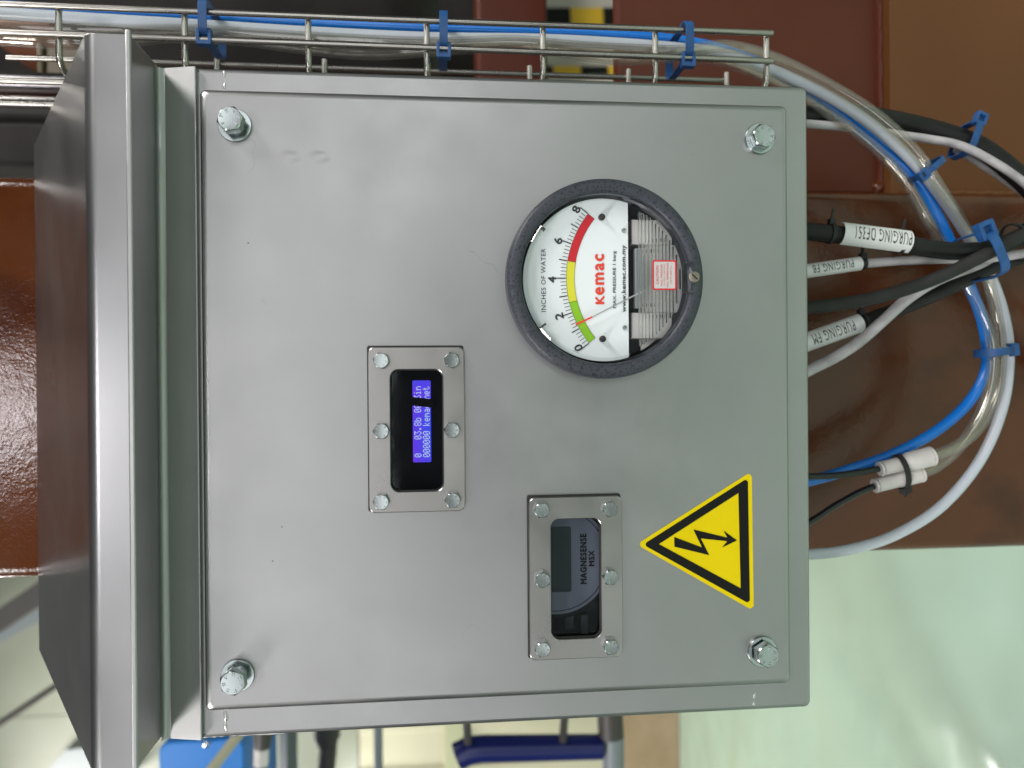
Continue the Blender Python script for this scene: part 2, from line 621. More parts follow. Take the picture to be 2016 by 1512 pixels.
M['pane'] = pane_mat('clear_pane', (0.86, 0.88, 0.90, 1), 0.05, 1.4, bumpy=(30, 0.12, 0.001))
M['shade_tint'] = pane_mat('shade_tinted_pane', (0.74, 0.76, 0.79, 1), 0.05, 1.5, bumpy=(30, 0.12, 0.001))  # darker tint stands in for the shade inside the meter window
M['lens'] = pane_mat('gauge_lens', (0.97, 0.98, 0.98, 1), 0.03, 1.38, bumpy=(40, 0.10, 0.001))
M['lensrim'] = pane_mat('gauge_lens_rim', (0.84, 0.87, 0.87, 1), 0.06, 1.6)
m = mat('gauge_lens_rib', (0.97, 0.98, 0.97, 1), 0.05)
bsdf(m).inputs['Transmission Weight'].default_value = 1.0
bsdf(m).inputs['IOR'].default_value = 1.45
M['rib'] = m


def emit(name, color, strength):
    m = mat(name, (0.01, 0.01, 0.02, 1), 0.3)
    b = bsdf(m)
    b.inputs['Emission Color'].default_value = color
    b.inputs['Emission Strength'].default_value = strength
    return m


M['lcd'] = emit('lcd_backlight', (0.045, 0.022, 1.0, 1), 1.0)
n = noise(M['lcd'], 30, 1)
r = ramp(M['lcd'], n.outputs[0], [(0.35, (0.17, 0.03, 0.95, 1)), (0.65, (0.012, 0.075, 1.0, 1))])
L(M['lcd'], r.outputs[0], bsdf(M['lcd']).inputs['Emission Color'])
M['lcdtext'] = emit('lcd_pixels', (0.62, 0.74, 1.0, 1), 1.0)
M['mint'] = mat('mint_floor_coating', (0.42, 0.58, 0.46, 1), 0.16)
vary(M['mint'], 1.3, (0.41, 0.57, 0.47, 1), (0.46, 0.60, 0.47, 1), 0.3, 0.7, 3)
vary_rough(M['mint'], 3, 0.06, 0.18)
bump(M['mint'], [(noise(M['mint'], 4.0, 1, 0.4).outputs[0], 0.40, 0.045),])
M['cream'] = mat('cream_wall', (0.56, 0.53, 0.38, 1), 0.6)
vary(M['cream'], 2, (0.52, 0.50, 0.36, 1), (0.60, 0.57, 0.42, 1))
M['sage'] = mat('sage_wall', (0.30, 0.32, 0.24, 1), 0.5)
vary(M['sage'], 1.5, (0.27, 0.29, 0.21, 1), (0.34, 0.36, 0.30, 1))
M['tan'] = mat('tan_board', (0.40, 0.29, 0.17, 1), 0.7)
vary(M['tan'], 5, (0.36, 0.26, 0.15, 1), (0.46, 0.34, 0.22, 1), 0.3, 0.7, 5)
M['cabinet'] = mat('bright_blue_paint', (0.005, 0.20, 0.66, 1), 0.4)
M['navy'] = mat('navy_paint', (0.006, 0.012, 0.10, 1), 0.3)
M['whitewall'] = mat('off_white_paint', (0.50, 0.46, 0.40, 1), 0.5)
M['tapeyellow'] = mat('hazard_yellow', (0.72, 0.44, 0.01, 1), 0.5)
M['railgrey'] = mat('grey_rail_paint', (0.20, 0.23, 0.24, 1), 0.45)
M['darkrod'] = mat('dark_rod', (0.05, 0.045, 0.04, 1), 0.5)
M['palegreen'] = mat('pale_green_bar', (0.36, 0.36, 0.25, 1), 0.5)
M['copper'] = mat('red_oxide_paint', (0.22, 0.07, 0.035, 1), 0.35)
M['olive'] = mat('olive_brown_paint', (0.10, 0.075, 0.035, 1), 0.4)

# ------------------------------------------------------------------ setting: floor and far wall
FLOOR = -1.30
mb = MB()
mb.box(-9, 9, -9, 12, FLOOR - 0.1, FLOOR)
tag(build('floor', mb, M['mint'], smooth=0), None, None, kind='structure')

WY = 3.65
wall = empty('back_wall', (-1.2, WY, FLOOR))
tag(wall, 'pale sheet-clad factory wall far behind the control box, above a tan skirting', 'wall')
xs = [-6.0 + 0.48 * i for i in range(0, 22)]
for i, x in enumerate(xs[:-1]):
    mb = MB()
    z0 = FLOOR + 0.33
    zt = 0.42
    # a cladding sheet: flat pan with two folded ribs
    prof = [(0.004, 0.0), (0.06, 0.0), (0.075, -0.02), (0.105, -0.02), (0.12, 0.0), (0.30, 0.0), (0.315, -0.02), (0.345, -0.02), (0.36, 0.0), (0.476, 0.0)]
    mb.loft([[(x + a, WY + b, z0) for a, b in prof], [(x + a, WY + b, zt) for a, b in prof]], closed=False)
    mb.box(x, x + 0.478, WY + 0.012, WY + 0.03, z0, zt)
    build('cladding_sheet', mb, M['cream'], wall, smooth=0)
    mb = MB()
    mb.box(x, x + 0.476, WY - 0.004, WY + 0.03, zt + 0.006, 3.2)
    build('upper_panel', mb, M['sage'], wall, smooth=0)
mb = MB()
mb.box(-6, 4.1, WY - 0.05, WY + 0.03, FLOOR, FLOOR + 0.32)
build('skirting', mb, M['tan'], wall, smooth=0, bevel=0.008)

# ------------------------------------------------------------------ steel column and beam behind the box
COLY = 0.158
colr = empty('steel_column', (0.0055, COLY + 0.15, FLOOR))
tag(colr, 'thick glossy red-brown steel column standing right behind the control box', 'column')
mb = MB()
loops = []
for z in (FLOOR + 0.003, -0.8, -0.3, 0.2, 0.7, 2.6):
    pl = rrect(-0.149, 0.160, COLY, COLY + 0.30, 0.010, 0, 5)
    loops.append([Vector((p.x, p.z, z)) for p in pl])
mb.loft(loops, True, True)
build('shaft', mb, M['brown'], colr)
# beam joining the column on its right, and the thicker plate welded beneath
ztop, zseam = at(1212, 90, 0.19).z, at(1733, 200, 0.19).z
mb = MB()
mb.box(0.163, 1.7, 0.190, 0.204, zseam - 0.002, ztop)
beam = build('steel_beam', mb, M['brown2'], bevel=0.004)
tag(beam, 'dark red-brown horizontal beam joining the column beside the cable tray', 'beam')
mb = MB()
pts = []
for i in range(240):
    t = i / 239
    pts.append((0.163 + 0.42 * t, 0.1895 + 0.0002 * math.sin(i * 0.9), zseam + 0.0004 + 0.0003 * math.sin(i * 0.37)))
mb.tube(pts, [0.0032 + 0.0003 * math.sin(k * 0.41) + 0.0001 * random.random() for k, _ in enumerate(pts)], 8)
build('weld_seam', mb, M['brown2'], beam)
for (x, z, r_) in ((0.170, zseam + 0.001, 0.0075),):
    mb = MB()
    mb.sphere((x, 0.1925, z), r_, 10)
    build('weld_blob', mb, M['brown'], beam)
mb = MB()
mb.box(0.1605, 1.7, 0.176, 0.42, -0.95, zseam - 0.0008)
pl = build('beam_plate', mb, M['brown3'], bevel=0.0008)
tag(pl, 'red-brown vertical steel plate under the beam at the lower right, ochre floor reflection in its colour', 'plate')
mb = MB()
pts = [(0.1615 + 0.0006 * math.sin(i * 2.1), 0.172 + 0.001 * math.sin(i * 1.3), zseam - 0.01 - 0.5 * i / 119) for i in range(120)]
mb.tube(pts, [0.0026 + 0.0008 * random.random() for _ in pts], 8)
build('weld_seam', mb, M['brown3'], pl)

# dark plant to the right of the tray
p0, p1 = at(940, 0, 0.62), at(1078, 150, 0.62)
mb = MB()
mb.box(-0.05, 1.6, 0.62, 0.72, p1.z, p0.z)
tag(build('brown_channel', mb, M['brown2'], bevel=0.004), 'dark brown steel channel above the gap with hazard tape', 'channel')
v0 = at(838, 20, 0.95)
mb = MB()
mb.lathe([(0.10, -0.02), (0.46, 0.0), (0.50, 0.03), (0.52, 0.09), (0.52, 1.4), (0.5, 1.46), (0.1, 1.47)], (0.78, 1.45, v0.z - 0.01), (0, 0, 1), 48)
ves = build('dark_vessel', mb, M['darksteel'])
for x_, y_ in ((0.44, 1.32), (1.14, 1.70)):
    mb = MB()
    mb.tube([(x_, y_, FLOOR + 0.004), (x_, y_, v0.z + 0.06)], 0.04, 16)
    build('leg', mb, M['darksteel'], ves)
tag(ves, 'large dark vessel with rounded bottom rim behind the upper tray', 'vessel')
mb = MB()
mb.box(0.22, 2.4, 2.0, 2.06, -0.33, 2.6)
mb.box(0.22, 0.30, 1.9, 2.0, -0.33, 2.6)
tag(build('dark_screen', mb, M['darksteel'], bevel=0.01), 'dark machine panel closing the view behind the dark vessel', 'panel')
a, b = at(1060, 4, 2.3), at(1225, 4, 2.3)
wp = empty('tall_panel', (1.3, 2.3, FLOOR))
tag(wp, 'off-white panel seen in the gap beside the tray, edged with hazard tape', 'panel')
mb = MB()
mb.box(0.4, 2.2, 2.3, 2.36, FLOOR, a.z + 0.6)
build('board', mb, M['whitewall'], wp, bevel=0.006)
for (y0, y1, segs) in ((15, 49, [(1040, 1122, 0), (1123, 1186, 1), (1187, 1260, 0)]), (130, 147, [(1040, 1088, 0), (1089, 1142, 1), (1143, 1196, 0), (1197, 1250, 1)])):
    for (x0, x1, k) in segs:
        c = [at(x0, y0, 2.297), at(x1, y0, 2.297), at(x1 + 2, y1, 2.297), at(x0 + 2, y1, 2.297)]
        mb = MB()
        mb.loft([[c_ for c_ in c], [c_ + Vector((0, 0.002, 0)) for c_ in c]], True, True)
        build('hazard_tape', mb, M['tapeyellow'] if k else M['signblack'], wp, smooth=0)
# things in the upper left corner of the picture: pipes beside the hood
for (y, rpx, Y, mt, lab) in ((170, 25, 0.36, 'pipe', 'stainless pipe standing behind the tray beside the hood'), (232, 16, 0.46, 'darksteel', 'dark pipe behind the stainless pipe beside the hood')):
    c = at(60, y, Y)
    mb = MB()
    r_ = rpx * (Y + 0.4637) / F
    mb.tube([(c.x, Y, -0.6 if mt == 'pipe' else 0.1), (c.x, Y, 1.6)], r_, 24)
    tag(build('stainless_pipe' if mt == 'pipe' else 'dark_pipe', mb, M[mt]), lab, 'pipe')
p, q = at(88, 92, 0.55), at(190, 172, 0.55)
mb = MB()
mb.box(q.x, p.x, 0.55, 1.02, q.z, p.z)
mb.box(q.x, p.x + 0.004, 0.545, 0.56, p.z, p.z + 0.008)
tag(build('machine_bracket', mb, M['olive'], bevel=0.003), 'olive-brown bracket on dark machinery above the tray end', 'bracket')
p, q = at(-60, 26, 0.8), at(100, 52, 0.8)
mb = MB()
mb.box(q.x, p.x, 0.8, 1.02, q.z, p.z)
tag(build('oxide_box', mb, M['copper'], bevel=0.004), 'red-oxide painted box glimpsed between tubes at the tray top', 'box')
p, q = at(-80, -40, 1.0), at(130, 330, 1.0)
mb = MB()
mb.box(q.x, p.x, 1.0, 1.4, q.z, p.z + 1.0)
tag(build('dark_cover', mb, M['darksteel'], bevel=0.01), 'dark machine cover behind the pipes beside the hood', 'cover')

# things at the lower edge of the picture, left of the control box
def bar(name, pxs, Y, rpx, material, label, cat, seg=14):
    mb = MB()
    r_ = rpx * (Y + 0.4637) / F
    mb.tube([at(px, py, Y) for px, py in pxs], r_, seg)
    return tag(build(name, mb, M[material]), label, cat)


FX, FYM = -1.15, 1.0                        # a tubular machine frame stands out of the picture; the rails run to it
fr = empty('rail_stand', (FX, FYM, FLOOR))
tag(fr, 'grey stand whose horizontal rails reach towards the control box', 'stand')
for y_ in (0.72, 1.28):
    mb = MB()
    mb.box(FX - 0.05, FX, y_ - 0.025, y_ + 0.025, FLOOR + 0.004, 0.55)
    build('post', mb, M['railgrey'], fr, bevel=0.004)
mb = MB()
mb.box(FX - 0.05, FX, 0.745, 1.255, 0.44, 0.49)
build('top_rail', mb, M['railgrey'], fr, bevel=0.004)


def rail(name, px, py0, Y, rpx, material, parent, seg=14):
    mb = MB()
    p = at(px, py0, Y)
    mb.tube([p, (FX - 0.01, Y, p.z)], rpx * (Y + 0.4637) / F, seg)
    return build(name, mb, M[material], parent)


rail('square_rail', 567, 1390, 1.27, 17, 'railgrey', fr, 4)
rail('thin_rail', 744, 1380, 1.26, 9, 'railgrey', fr)
mb = MB()
Y = 1.27
k = (Y + 0.4637) / F
p = at(644, 1470, Y)
mb.tube([at(643, 1390, Y), at(643, 1450, Y), at(641, 1468, Y)], [25 * k, 26 * k, 17 * k], 16)
mb.tube([at(648, 1450, Y), (FX - 0.01, Y, p.z + 0.03)], 17 * k, 14)
build('knobbed_bar', mb, M['darkrod'], fr)

cab = empty('blue_cabinet', (-0.95, 1.1, FLOOR))
tag(cab, 'bright blue cabinet glimpsed beside the hood and box corner', 'cabinet')
a, b = at(312, 1462, 0.95), at(482, 1600, 0.95)
mb = MB()
mb.loft([rrect(-1.10, a.x, b.z, a.z, 0.02, 0.95), rrect(-1.10, a.x, b.z, a.z, 0.02, 1.23)], True, True)
build('casing', mb, M['cabinet'], cab, bevel=0.004)
for x_ in (-1.07, -1.01):
    mb = MB()
    mb.box(x_ - 0.015, x_ + 0.015, 1.08, 1.11, FLOOR + 0.004, b.z + 0.002)
    build('leg', mb, M['railgrey'], cab)
mb = MB()
a = at(405, 1466, 0.945)
mb.lathe([(0.004, 0), (0.006, 0.001), (0.006, 0.004)], (a.x, 0.944, a.z), (0, 1, 0), 16)
build('cabinet_screw', mb, M['zinc'], cab)
# a pipe with its fitting and nut, run to the frame
Y = 0.74
k = (Y + 0.4637) / F
vp = empty('pipe_fitting', at(518, 1445, Y))
tag(vp, 'dark brown pipe fitting with a white nut beside the blue cabinet', 'fitting')
mb = MB()
mb.tube([at(520, 1400, Y), at(518, 1440, Y), at(516, 1472, Y)], [17 * k, 19 * k, 15 * k], 14)
build('elbow', mb, M['darkrod'], vp)
mb = MB()
mb.tube([at(515, 1470, Y), at(514, 1505, Y)], 15 * k, 6)
build('nut', mb, M['fitting'], vp, smooth=20)
mb = MB()
p = at(514, 1500, Y)
mb.tube([p, (FX - 0.01, Y, p.z)], 11 * k, 14)
build('pipe', mb, M['railgrey'], vp)
mb = MB()
p = at(486, 1425, 0.735)
q = at(405, 1530, 0.735)
mb.tube([p, p + (q - p) * 4.6], 10 * 1.2 / F, 4)
tag(build('sloping_bar', mb, M['palegreen'], smooth=0), 'pale green sloping bar crossing in front of the blue cabinet', 'bar')
# notice board on the wall
a, b = at(874, 1360, WY - 0.03), at(914, 1530, WY - 0.03)
mb = MB()
mb.box(b.x - 0.5, a.x, WY - 0.03, WY - 0.021, b.z, a.z)
tag(build('notice_board', mb, mat('pale_green_board', (0.46, 0.47, 0.30, 1), 0.7), bevel=0.003), 'pale green board on the cream wall above the navy cylinder', 'board')
Y = 0.75
k = (Y + 0.4637) / F
mb = MB()
mb.tube([at(900, 1489, Y), at(925, 1477, Y), at(950, 1474, Y), at(1184, 1470, Y)], [26 * k, 27 * k, 26 * k, 24 * k], 28)
nav = tag(build('navy_cylinder', mb, M['navy']), 'dark navy cylinder standing on a grey pipe left of the box', 'cylinder')
for (px, py, zoff) in ((922, 1470, 0.03), (1108, 1466, 0.06)):
    mb = MB()
    p = at(px, py, Y + 0.005)
    mb.tube([p, (-0.147, 0.30, p.z + zoff)], 8 * k, 12)
    build('stay', mb, M['darkrod'], nav)
mb = MB()
p = at(1207, 1446, Y)
mb.tube([p, (FX - 0.01, Y, p.z)], 22 * k, 20)
gp = tag(build('grey_pipe', mb, M['railgrey']), 'grey pipe with dark end cap under the navy cylinder', 'pipe')
mb = MB()
mb.tube([at(1200, 1395, Y), at(1203, 1449, Y)], 26 * k, 20)
build('end_cap', mb, M['darkrod'], gp)
# roof timbers and seams in the lower left corner of the picture
def beamq(name, quad, Y, d, material, label, cat):
    mb = MB()
    q = [at(px, py, Y) for px, py in quad]
    mb.loft([q, [p + Vector((0, d, 0)) for p in q]], True, True)
    return tag(build(name, mb, M[material], smooth=0), label, cat)


beamq('sloping_girder', [(-820, 1748), (320, 980), (320, 1030), (-820, 1792)], 2.6, 0.12, 'darkrod', 'dark sloping girder behind the hood, nearest the column', 'girder')
beamq('sloping_duct', [(-820, 1690), (320, 1060), (320, 1090), (-820, 1716)], 2.9, 0.1, 'railgrey', 'grey-brown sloping duct just below the dark girder', 'duct')
bar('sloping_cable', [(-820, 1973), (520, 1076)], 2.4, 6, 'darkrod', 'thin dark sloping cable behind the hood', 'cable', 8)
beamq('wall_cover', [(60, 1560), (128, 1477), (190, 1470), (230, 1560)], WY - 0.2, 0.19, 'railgrey', 'dim violet-grey cover on the wall at the hood lower corner', 'cover')

# ------------------------------------------------------------------ the control box
FY = -0.0070                             # front face of the body
BX0, BX1, BZ0, BZ1 = -0.2044, 0.1811, -0.2303, 0.1558
DX0, DX1, DZ0, DZ1 = -0.1874, 0.1676, -0.2155, 0.1330
DY = -0.012
box = empty('control_box', ((BX0 + BX1) / 2, 0.075, BZ0))
tag(box, 'satin stainless steel control box with rain hood, bolted door, gauge and two windows', 'control box')

# body: folded shell, front frame, back
mb = MB()
fr_in = 0.030
outer = []
r = 0.004
for inset, y in ((0, 0.150), (0, FY + 0.0026), (0.0004, FY + 0.0012), (0.0012, FY + 0.0004), (0.0026, FY), (0.0029, FY)):
    outer.append(rrect(BX0 + inset, BX1 - inset, BZ0 + inset, BZ1 - inset, max(0.001, r - inset * 0.5), y, 4))
inner = [rrect(BX0 + fr_in, BX1 - fr_in, BZ0 + fr_in, BZ1 - fr_in - 0.012, 0.002, y, 4) for y in (FY, FY + 0.003)]
mb.loft(outer + inner, True, False)
body = build('body', mb, M['steel'], box, weighted=True)


def weld_bead(x0, x1, z, y=FY + 0.0009):
    mb = MB()
    n = 7
    ctl = [Vector((x0 + (x1 - x0) * i / (n - 1), random.uniform(0.0009, 0.0016), z + random.uniform(-0.0005, 0.0005))) for i in range(n)]
    pts = spline(ctl, 5)
    mb.tube([(p.x, y, p.z) for p in pts], [p.y * (0.6 if i in (0, len(pts) - 1) else 1.0) for i, p in enumerate(pts)], 10)
    build('weld_seam', mb, M['weld'], body)


weld_bead(0.1690, 0.1795, at(441, 150, FY).z)
weld_bead(-0.2020, -0.1890, at(444, 1420, FY).z)
weld_bead(-0.2025, -0.1890, at(1486, 1372, FY).z, y=FY + 0.0011)
mb = MB()
pts = [(BX0 + 0.0009 + random.uniform(-0.0003, 0.0002), FY + 0.0022, 0.148 - 0.058 * i / 31) for i in range(32)]
mb.tube(pts, [random.uniform(0.0010, 0.0015) for _ in pts], 7)
build('weld_seam', mb, M['weld'], body)
# inside fold where the front turns forward under the hood
mb = MB()
rf = 0.0042
sec = [(FY - rf + rf * math.cos(math.radians(9 * k)), 0.1524 + rf * math.sin(math.radians(9 * k))) for k in range(11)] + [(FY - rf, 0.1567), (FY + 0.0008, 0.1567), (FY + 0.0008, 0.1524)]
mb.loft([[(x, a, b) for a, b in sec] for x in (BX0 + 0.0015, BX1 - 0.0012)], True, True)
build('inside_fold', mb, M['steel'], body, smooth=30)
# the top of the door frame leans back like a gutter
mb = MB()
sec = [(FY + 0.0005, 0.1347), (FY - 0.0040, 0.1347), (FY - 0.0043, 0.1350), (FY - 0.0043, 0.1353), (FY - 0.0003, 0.1527), (FY + 0.0005, 0.1527)]
mb.loft([[(x, a, b) for a, b in sec] for x in (BX0 + 0.0012, BX1 - 0.0012)], True, True)
build('gutter_strip', mb, M['steel'], body, smooth=0)

# rain hood: closed folded sheet
LIPY = -0.048
HX0, HX1 = -0.2013, 0.1816
HB = 0.1568
prof = [(LIPY, HB)]
prof += [(LIPY, 0.1732)]
# bend between lip and slope
bx, bz, br = LIPY + 0.009, 0.1732, 0.009
for i in range(1, 9):
    a = math.radians(180 - (180 - 121) * i / 8)
    prof.append((bx + br * math.cos(a), bz + br * math.sin(a)))
prof += [(0.150, 0.301), (0.156, 0.300), (0.156, HB)]
mb = MB()
xs_ = [HX0 + 0.0012, HX0, HX0, HX1, HX1, HX1 - 0.0012]
cyh, czh = 0.06, 0.2
loops = []
for i, x in enumerate(xs_):
    loops.append([(x, p[0], p[1]) for p in prof])
mb.loft([loops[1], loops[3]], True, True)
hood = build('rain_hood', mb, M['hood'], box, smooth=30, bevel=0.0010, weighted=True)
mb = MB()
mb.box(HX0 - 0.0006, HX1 + 0.0010, LIPY - 0.0024, LIPY - 0.0002, HB - 0.0018, HB + 0.0012)
build('edge_strip', mb, M['steel'], hood, bevel=0.0007)

# door with rounded edges and three openings
GC = at(1195.5, 547, -0.025)            # gauge centre
GX, GZ = GC.x, GC.z
GR = 0.0585


def px_rect(x0, x1, y0, y1, Y):
    a, b = at(x0, (y0 + y1) / 2, Y), at(x1, (y0 + y1) / 2, Y)
    c, d = at((x0 + x1) / 2, y0, Y), at((x0 + x1) / 2, y1, Y)
    return d.x, c.x, b.z, a.z           # x0, x1, z0, z1


PY = DY - 0.0042                        # front of the window plates
P1 = px_rect(725, 915, 683, 1008, PY)
O1 = px_rect(768, 873, 727, 968, PY)
P2 = px_rect(1042, 1226, 978, 1297, PY)
O2 = px_rect(1085, 1184, 1021, 1258, PY)
mb = MB()
loops = []
R_ = 0.0040
loops.append(rrect(DX0, DX1, DZ0, DZ1, 0.0030, FY + 0.0012, 5))
for i in range(0, 7):
    a = math.radians(90 * i / 6)
    ins = R_ * (1 - math.cos(a))
    loops.append(rrect(DX0 + ins, DX1 - ins, DZ0 + ins, DZ1 - ins, 0.0032, DY + R_ - R_ * math.sin(a), 5))
loops.append(rrect(DX0 + R_ + 0.0004, DX1 - R_ - 0.0004, DZ0 + R_ + 0.0004, DZ1 - R_ - 0.0004, 0.0032, DY, 5))
mb.loft(loops)
fill_with_holes(mb, [loops[-1], rrect(O1[0] - 0.001, O1[1] + 0.001, O1[2] - 0.001, O1[3] + 0.001, 0.004, DY, 5),
                     rrect(O2[0] - 0.001, O2[1] + 0.001, O2[2] - 0.001, O2[3] + 0.001, 0.004, DY, 5), circle(GX, GZ, GR - 0.006, DY, 48)])
dc = Vector(((DX0 + DX1) / 2, DY / 2, (DZ0 + DZ1) / 2))
d1, d2 = at(571, 309, DY), at(628, 309, DY)
door_details(M['door'], [(d1.x - dc.x, d1.z - dc.z, 0.0030, 0.0052), (d2.x - dc.x, d2.z - dc.z, 0.0030, 0.0052)])
door = build('door', mb, M['door'], box, smooth=35, origin=dc, weighted=True)


# hexagon bolts
def bolt_mesh(af, hh, shank_len, shank_r):
    """head of width af across flats; local axis -y is outward, y = 0 is the seat; the head sits shank_len out"""
    mb = MB()
    n = 6
    R = af / math.sqrt(3)
    def hexl(rad, y):
        out = []
        for k in range(24):
            a = 2 * math.pi * k / 24
            ak = (a + math.pi / 6) % (math.pi / 3) - math.pi / 6
            hr = af / 2 / math.cos(ak)
            q = min(hr, rad)
            out.append((q * math.cos(a), y, q * math.sin(a)))
        return out
    y0 = -shank_len
    mb.loft([hexl(9, y0), hexl(9, y0 - hh * 0.80), hexl(af * 0.535, y0 - hh * 0.90), hexl(af * 0.48, y0 - hh)], True, False)
    rim = [(af * 0.48 * math.cos(2 * math.pi * k / 24), y0 - hh, af * 0.48 * math.sin(2 * math.pi * k / 24)) for k in range(24)]
    dish = [(af * 0.27 * math.cos(2 * math.pi * k / 24), y0 - hh + 0.00010 * af / 0.0084, af * 0.27 * math.sin(2 * math.pi * k / 24)) for k in range(24)]
    mb.loft([rim, dish], False, True)
    # raised grade marks round the head
    for k in range(7):
        a = 2 * math.pi * k / 7 + 0.3
        cx_, cz_ = af * 0.36 * math.cos(a), af * 0.36 * math.sin(a)
        ra, ta = Vector((math.cos(a), 0, math.sin(a))), Vector((-math.sin(a), 0, math.cos(a)))
        for (dr, dt, lr, lt) in random.choice((((0, -.045, .06, .012), (0, .03, .06, .012), (.02, 0, .012, .05)), ((0, 0, .06, .014), (.05, 0, .012, .05), (-.05, 0, .012, .05)), ((0, .02, .055, .014), (0.045, -.01, .014, .045)))):
            c = Vector((cx_, y0 - hh, cz_)) + ra * dr * af + ta * dt * af
            mb.obox(c, ra, ta, (0, 1, 0), lr * af * 1.25, lt * af * 1.5, 0.00030 * af / 0.008)
    if shank_len > 0.0005:
        mb.lathe([(shank_r, 0.0), (shank_r, shank_len)], (0, 0, 0), (0, -1, 0), 20)
    return mb


def small_bolt_data():
    mb = bolt_mesh(0.0084, 0.0040, 0.0, 0.0025)
    o = build('bolt', mb, M['zinc'], None, origin=(0, 0, 0), smooth=18)
    me = o.data
    bpy.data.objects.remove(o)
    return me


SB = [small_bolt_data() for _ in range(3)]

for (wx, wy, out) in ((461.5, 246, 0.0050), (467, 1331, 0.0052), (1497.5, 272, 0.0002), (1502.6, 1284, 0.0018)):
    c = at(wx, wy, DY - 0.0018)
    mb = MB()
    mb.lathe([(0.0046, 0), (0.0092, 0), (0.0094, 0.0003), (0.0094, 0.0013), (0.0091, 0.0017), (0.0048, 0.0018)], (c.x, DY, c.z), (0, -1, 0), 40, cap0=False, cap1=True)
    build('washer', mb, M['zinc'], door)
    me = bolt_mesh(0.0130, 0.0056, out, 0.0052)
    o = build('bolt', me, M['zinc'], None, origin=(0, 0, 0), smooth=18)
    o.parent = door
    w = Vector((c.x, DY - 0.0018, c.z))
    o.location = w - WL[door.name]
    o.rotation_euler = (random.uniform(-0.02, 0.02), random.uniform(0, 1.05), random.uniform(-0.02, 0.02))


# window plates
def window(name, P, O, bolts, label, glass='pane'):
    ry = DY - 0.0012
    mb = MB()
    lo = []
    for ins, y in ((0, ry), (0, PY + 0.0004), (0.0004, PY)):
        lo.append(rrect(P[0] + ins, P[1] - ins, P[2] + ins, P[3] - ins, 0.004, y, 6))
    li = []
    for ins, y in ((-0.0003, PY), (0, PY + 0.0003), (0, ry)):
        li.append(rrect(O[0] + ins, O[1] - ins, O[2] + ins, O[3] - ins, 0.0050, y, 6))
    mb.loft(lo + li + [lo[0]])
    o = build(name, mb, M['plate'], box, smooth=35)
    o['label'] = label
    g = MB()
    e = 0.0009
    lo = [rrect(P[0] + 0.0004, P[1] + e, P[2] + 0.0004, P[3] + e * 0.7, 0.0012, y, 6) for y in (DY - 0.0001, ry - 0.0001)]
    li = [rrect(O[0] + 0.0006, O[1] - 0.0006, O[2] + 0.0006, O[3] - 0.0006, 0.0046, y, 6) for y in (ry - 0.0001, DY - 0.0001)]
    g.loft(lo + li + [lo[0]])
    build('gasket', g, M['black'], o, smooth=0)
    g = MB()
    g.loft([rrect(O[0] - 0.003, O[1] + 0.003, O[2] - 0.003, O[3] + 0.003, 0.004, y, 5) for y in (DY + 0.0030, DY + 0.0010)], True, True)
    build('pane', g, M[glass], o, smooth=0)
    for i, (bx_, by_) in enumerate(bolts):
        c = at(bx_, by_, PY - 0.0040)
        q = place('bolt', SB[i % 3], (c.x, PY, c.z), o)
        q.rotation_euler = (random.uniform(-0.03, 0.03), random.uniform(0, 1.05), random.uniform(-0.03, 0.03))
    return o


w1 = window('display_window', P1, O1, ((750, 710), (889, 709), (750, 849), (890, 847), (750, 989), (891, 985)), 'steel framed window over a glowing blue two-line display')
w2 = window('meter_window', P2, O2, ((1067, 1005), (1202, 1003), (1069, 1143), (1203, 1138), (1069, 1280), (1204, 1276)), 'steel framed window over a grey round meter face', 'shade_tint')

# inside the display window: dark module with the lit screen
SY = 0.0035
mb = MB()
mb.box(O1[0] - 0.004, O1[1] + 0.004, SY + 0.0006, SY + 0.008, O1[2] - 0.004, O1[3] + 0.004)
M['module'] = mat('display_module_black', (0.006, 0.005, 0.008, 1), 0.6, spec=0.15)
build('display_module', mb, M['module'], w1, smooth=0)
S = px_rect(812.5, 848.5, 749, 910, SY)
mb = MB()
mb.loft([rrect(S[0], S[1], S[2], S[3], 0.0008, y, 3) for y in (SY + 0.0005, SY)], False, True)
build('screen', mb, M['lcd'], w1, smooth=0)
FONT = {'0': '01110 10001 10011 10101 11001 10001 01110', '3': '11111 00010 00100 00010 00001 10001 01110', '.': '00000 00000 00000 00000 00000 01100 01100',
        '8': '01110 10001 10001 01110 10001 10001 01110', 'b': '10000 10000 10110 11001 10001 10001 11110', 'i': '00100 00000 01100 00100 00100 00100 01110',
        'n': '00000 00000 10110 11001 10001 10001 10001', 'k': '10000 10000 10010 10100 11000 10100 10010', 'e': '00000 00000 01110 10001 11111 10000 01110',
        'm': '00000 00000 11010 10101 10101 10001 10001', 'a': '00000 00000 01110 00001 01111 10001 01111', 'c': '00000 00000 01110 10000 10000 10001 01110',
        't': '01000 01000 11100 01000 01000 01001 00110', ' ': ' '.join(['00000'] * 7)}
mb = MB()
mx0, mx1 = S[0] + 0.0030, S[1] - 0.0032
cw = (mx1 - mx0) / 16
chh = 0.0042
for row, line in enumerate(('0   03.8b 00.3in', '000000 kemac.net')):
    ztop_ = S[3] - 0.00095 - row * 0.0051
    for i, ch in enumerate(line):
        for rr_, bits in enumerate(FONT[ch].split()):
            for cc_, bit in enumerate(bits):
                if bit == '1':
                    x = mx0 + cw * (i + (cc_ + 0.15) / 6)
                    z = ztop_ - chh * rr_ / 7
                    d, e_ = cw / 6 * 0.97, chh / 7 * 0.97
                    mb.add([(x, SY - 0.0002, z - e_), (x + d, SY - 0.0002, z - e_), (x + d, SY - 0.0002, z), (x, SY - 0.0002, z)], [(0, 1, 2, 3)])
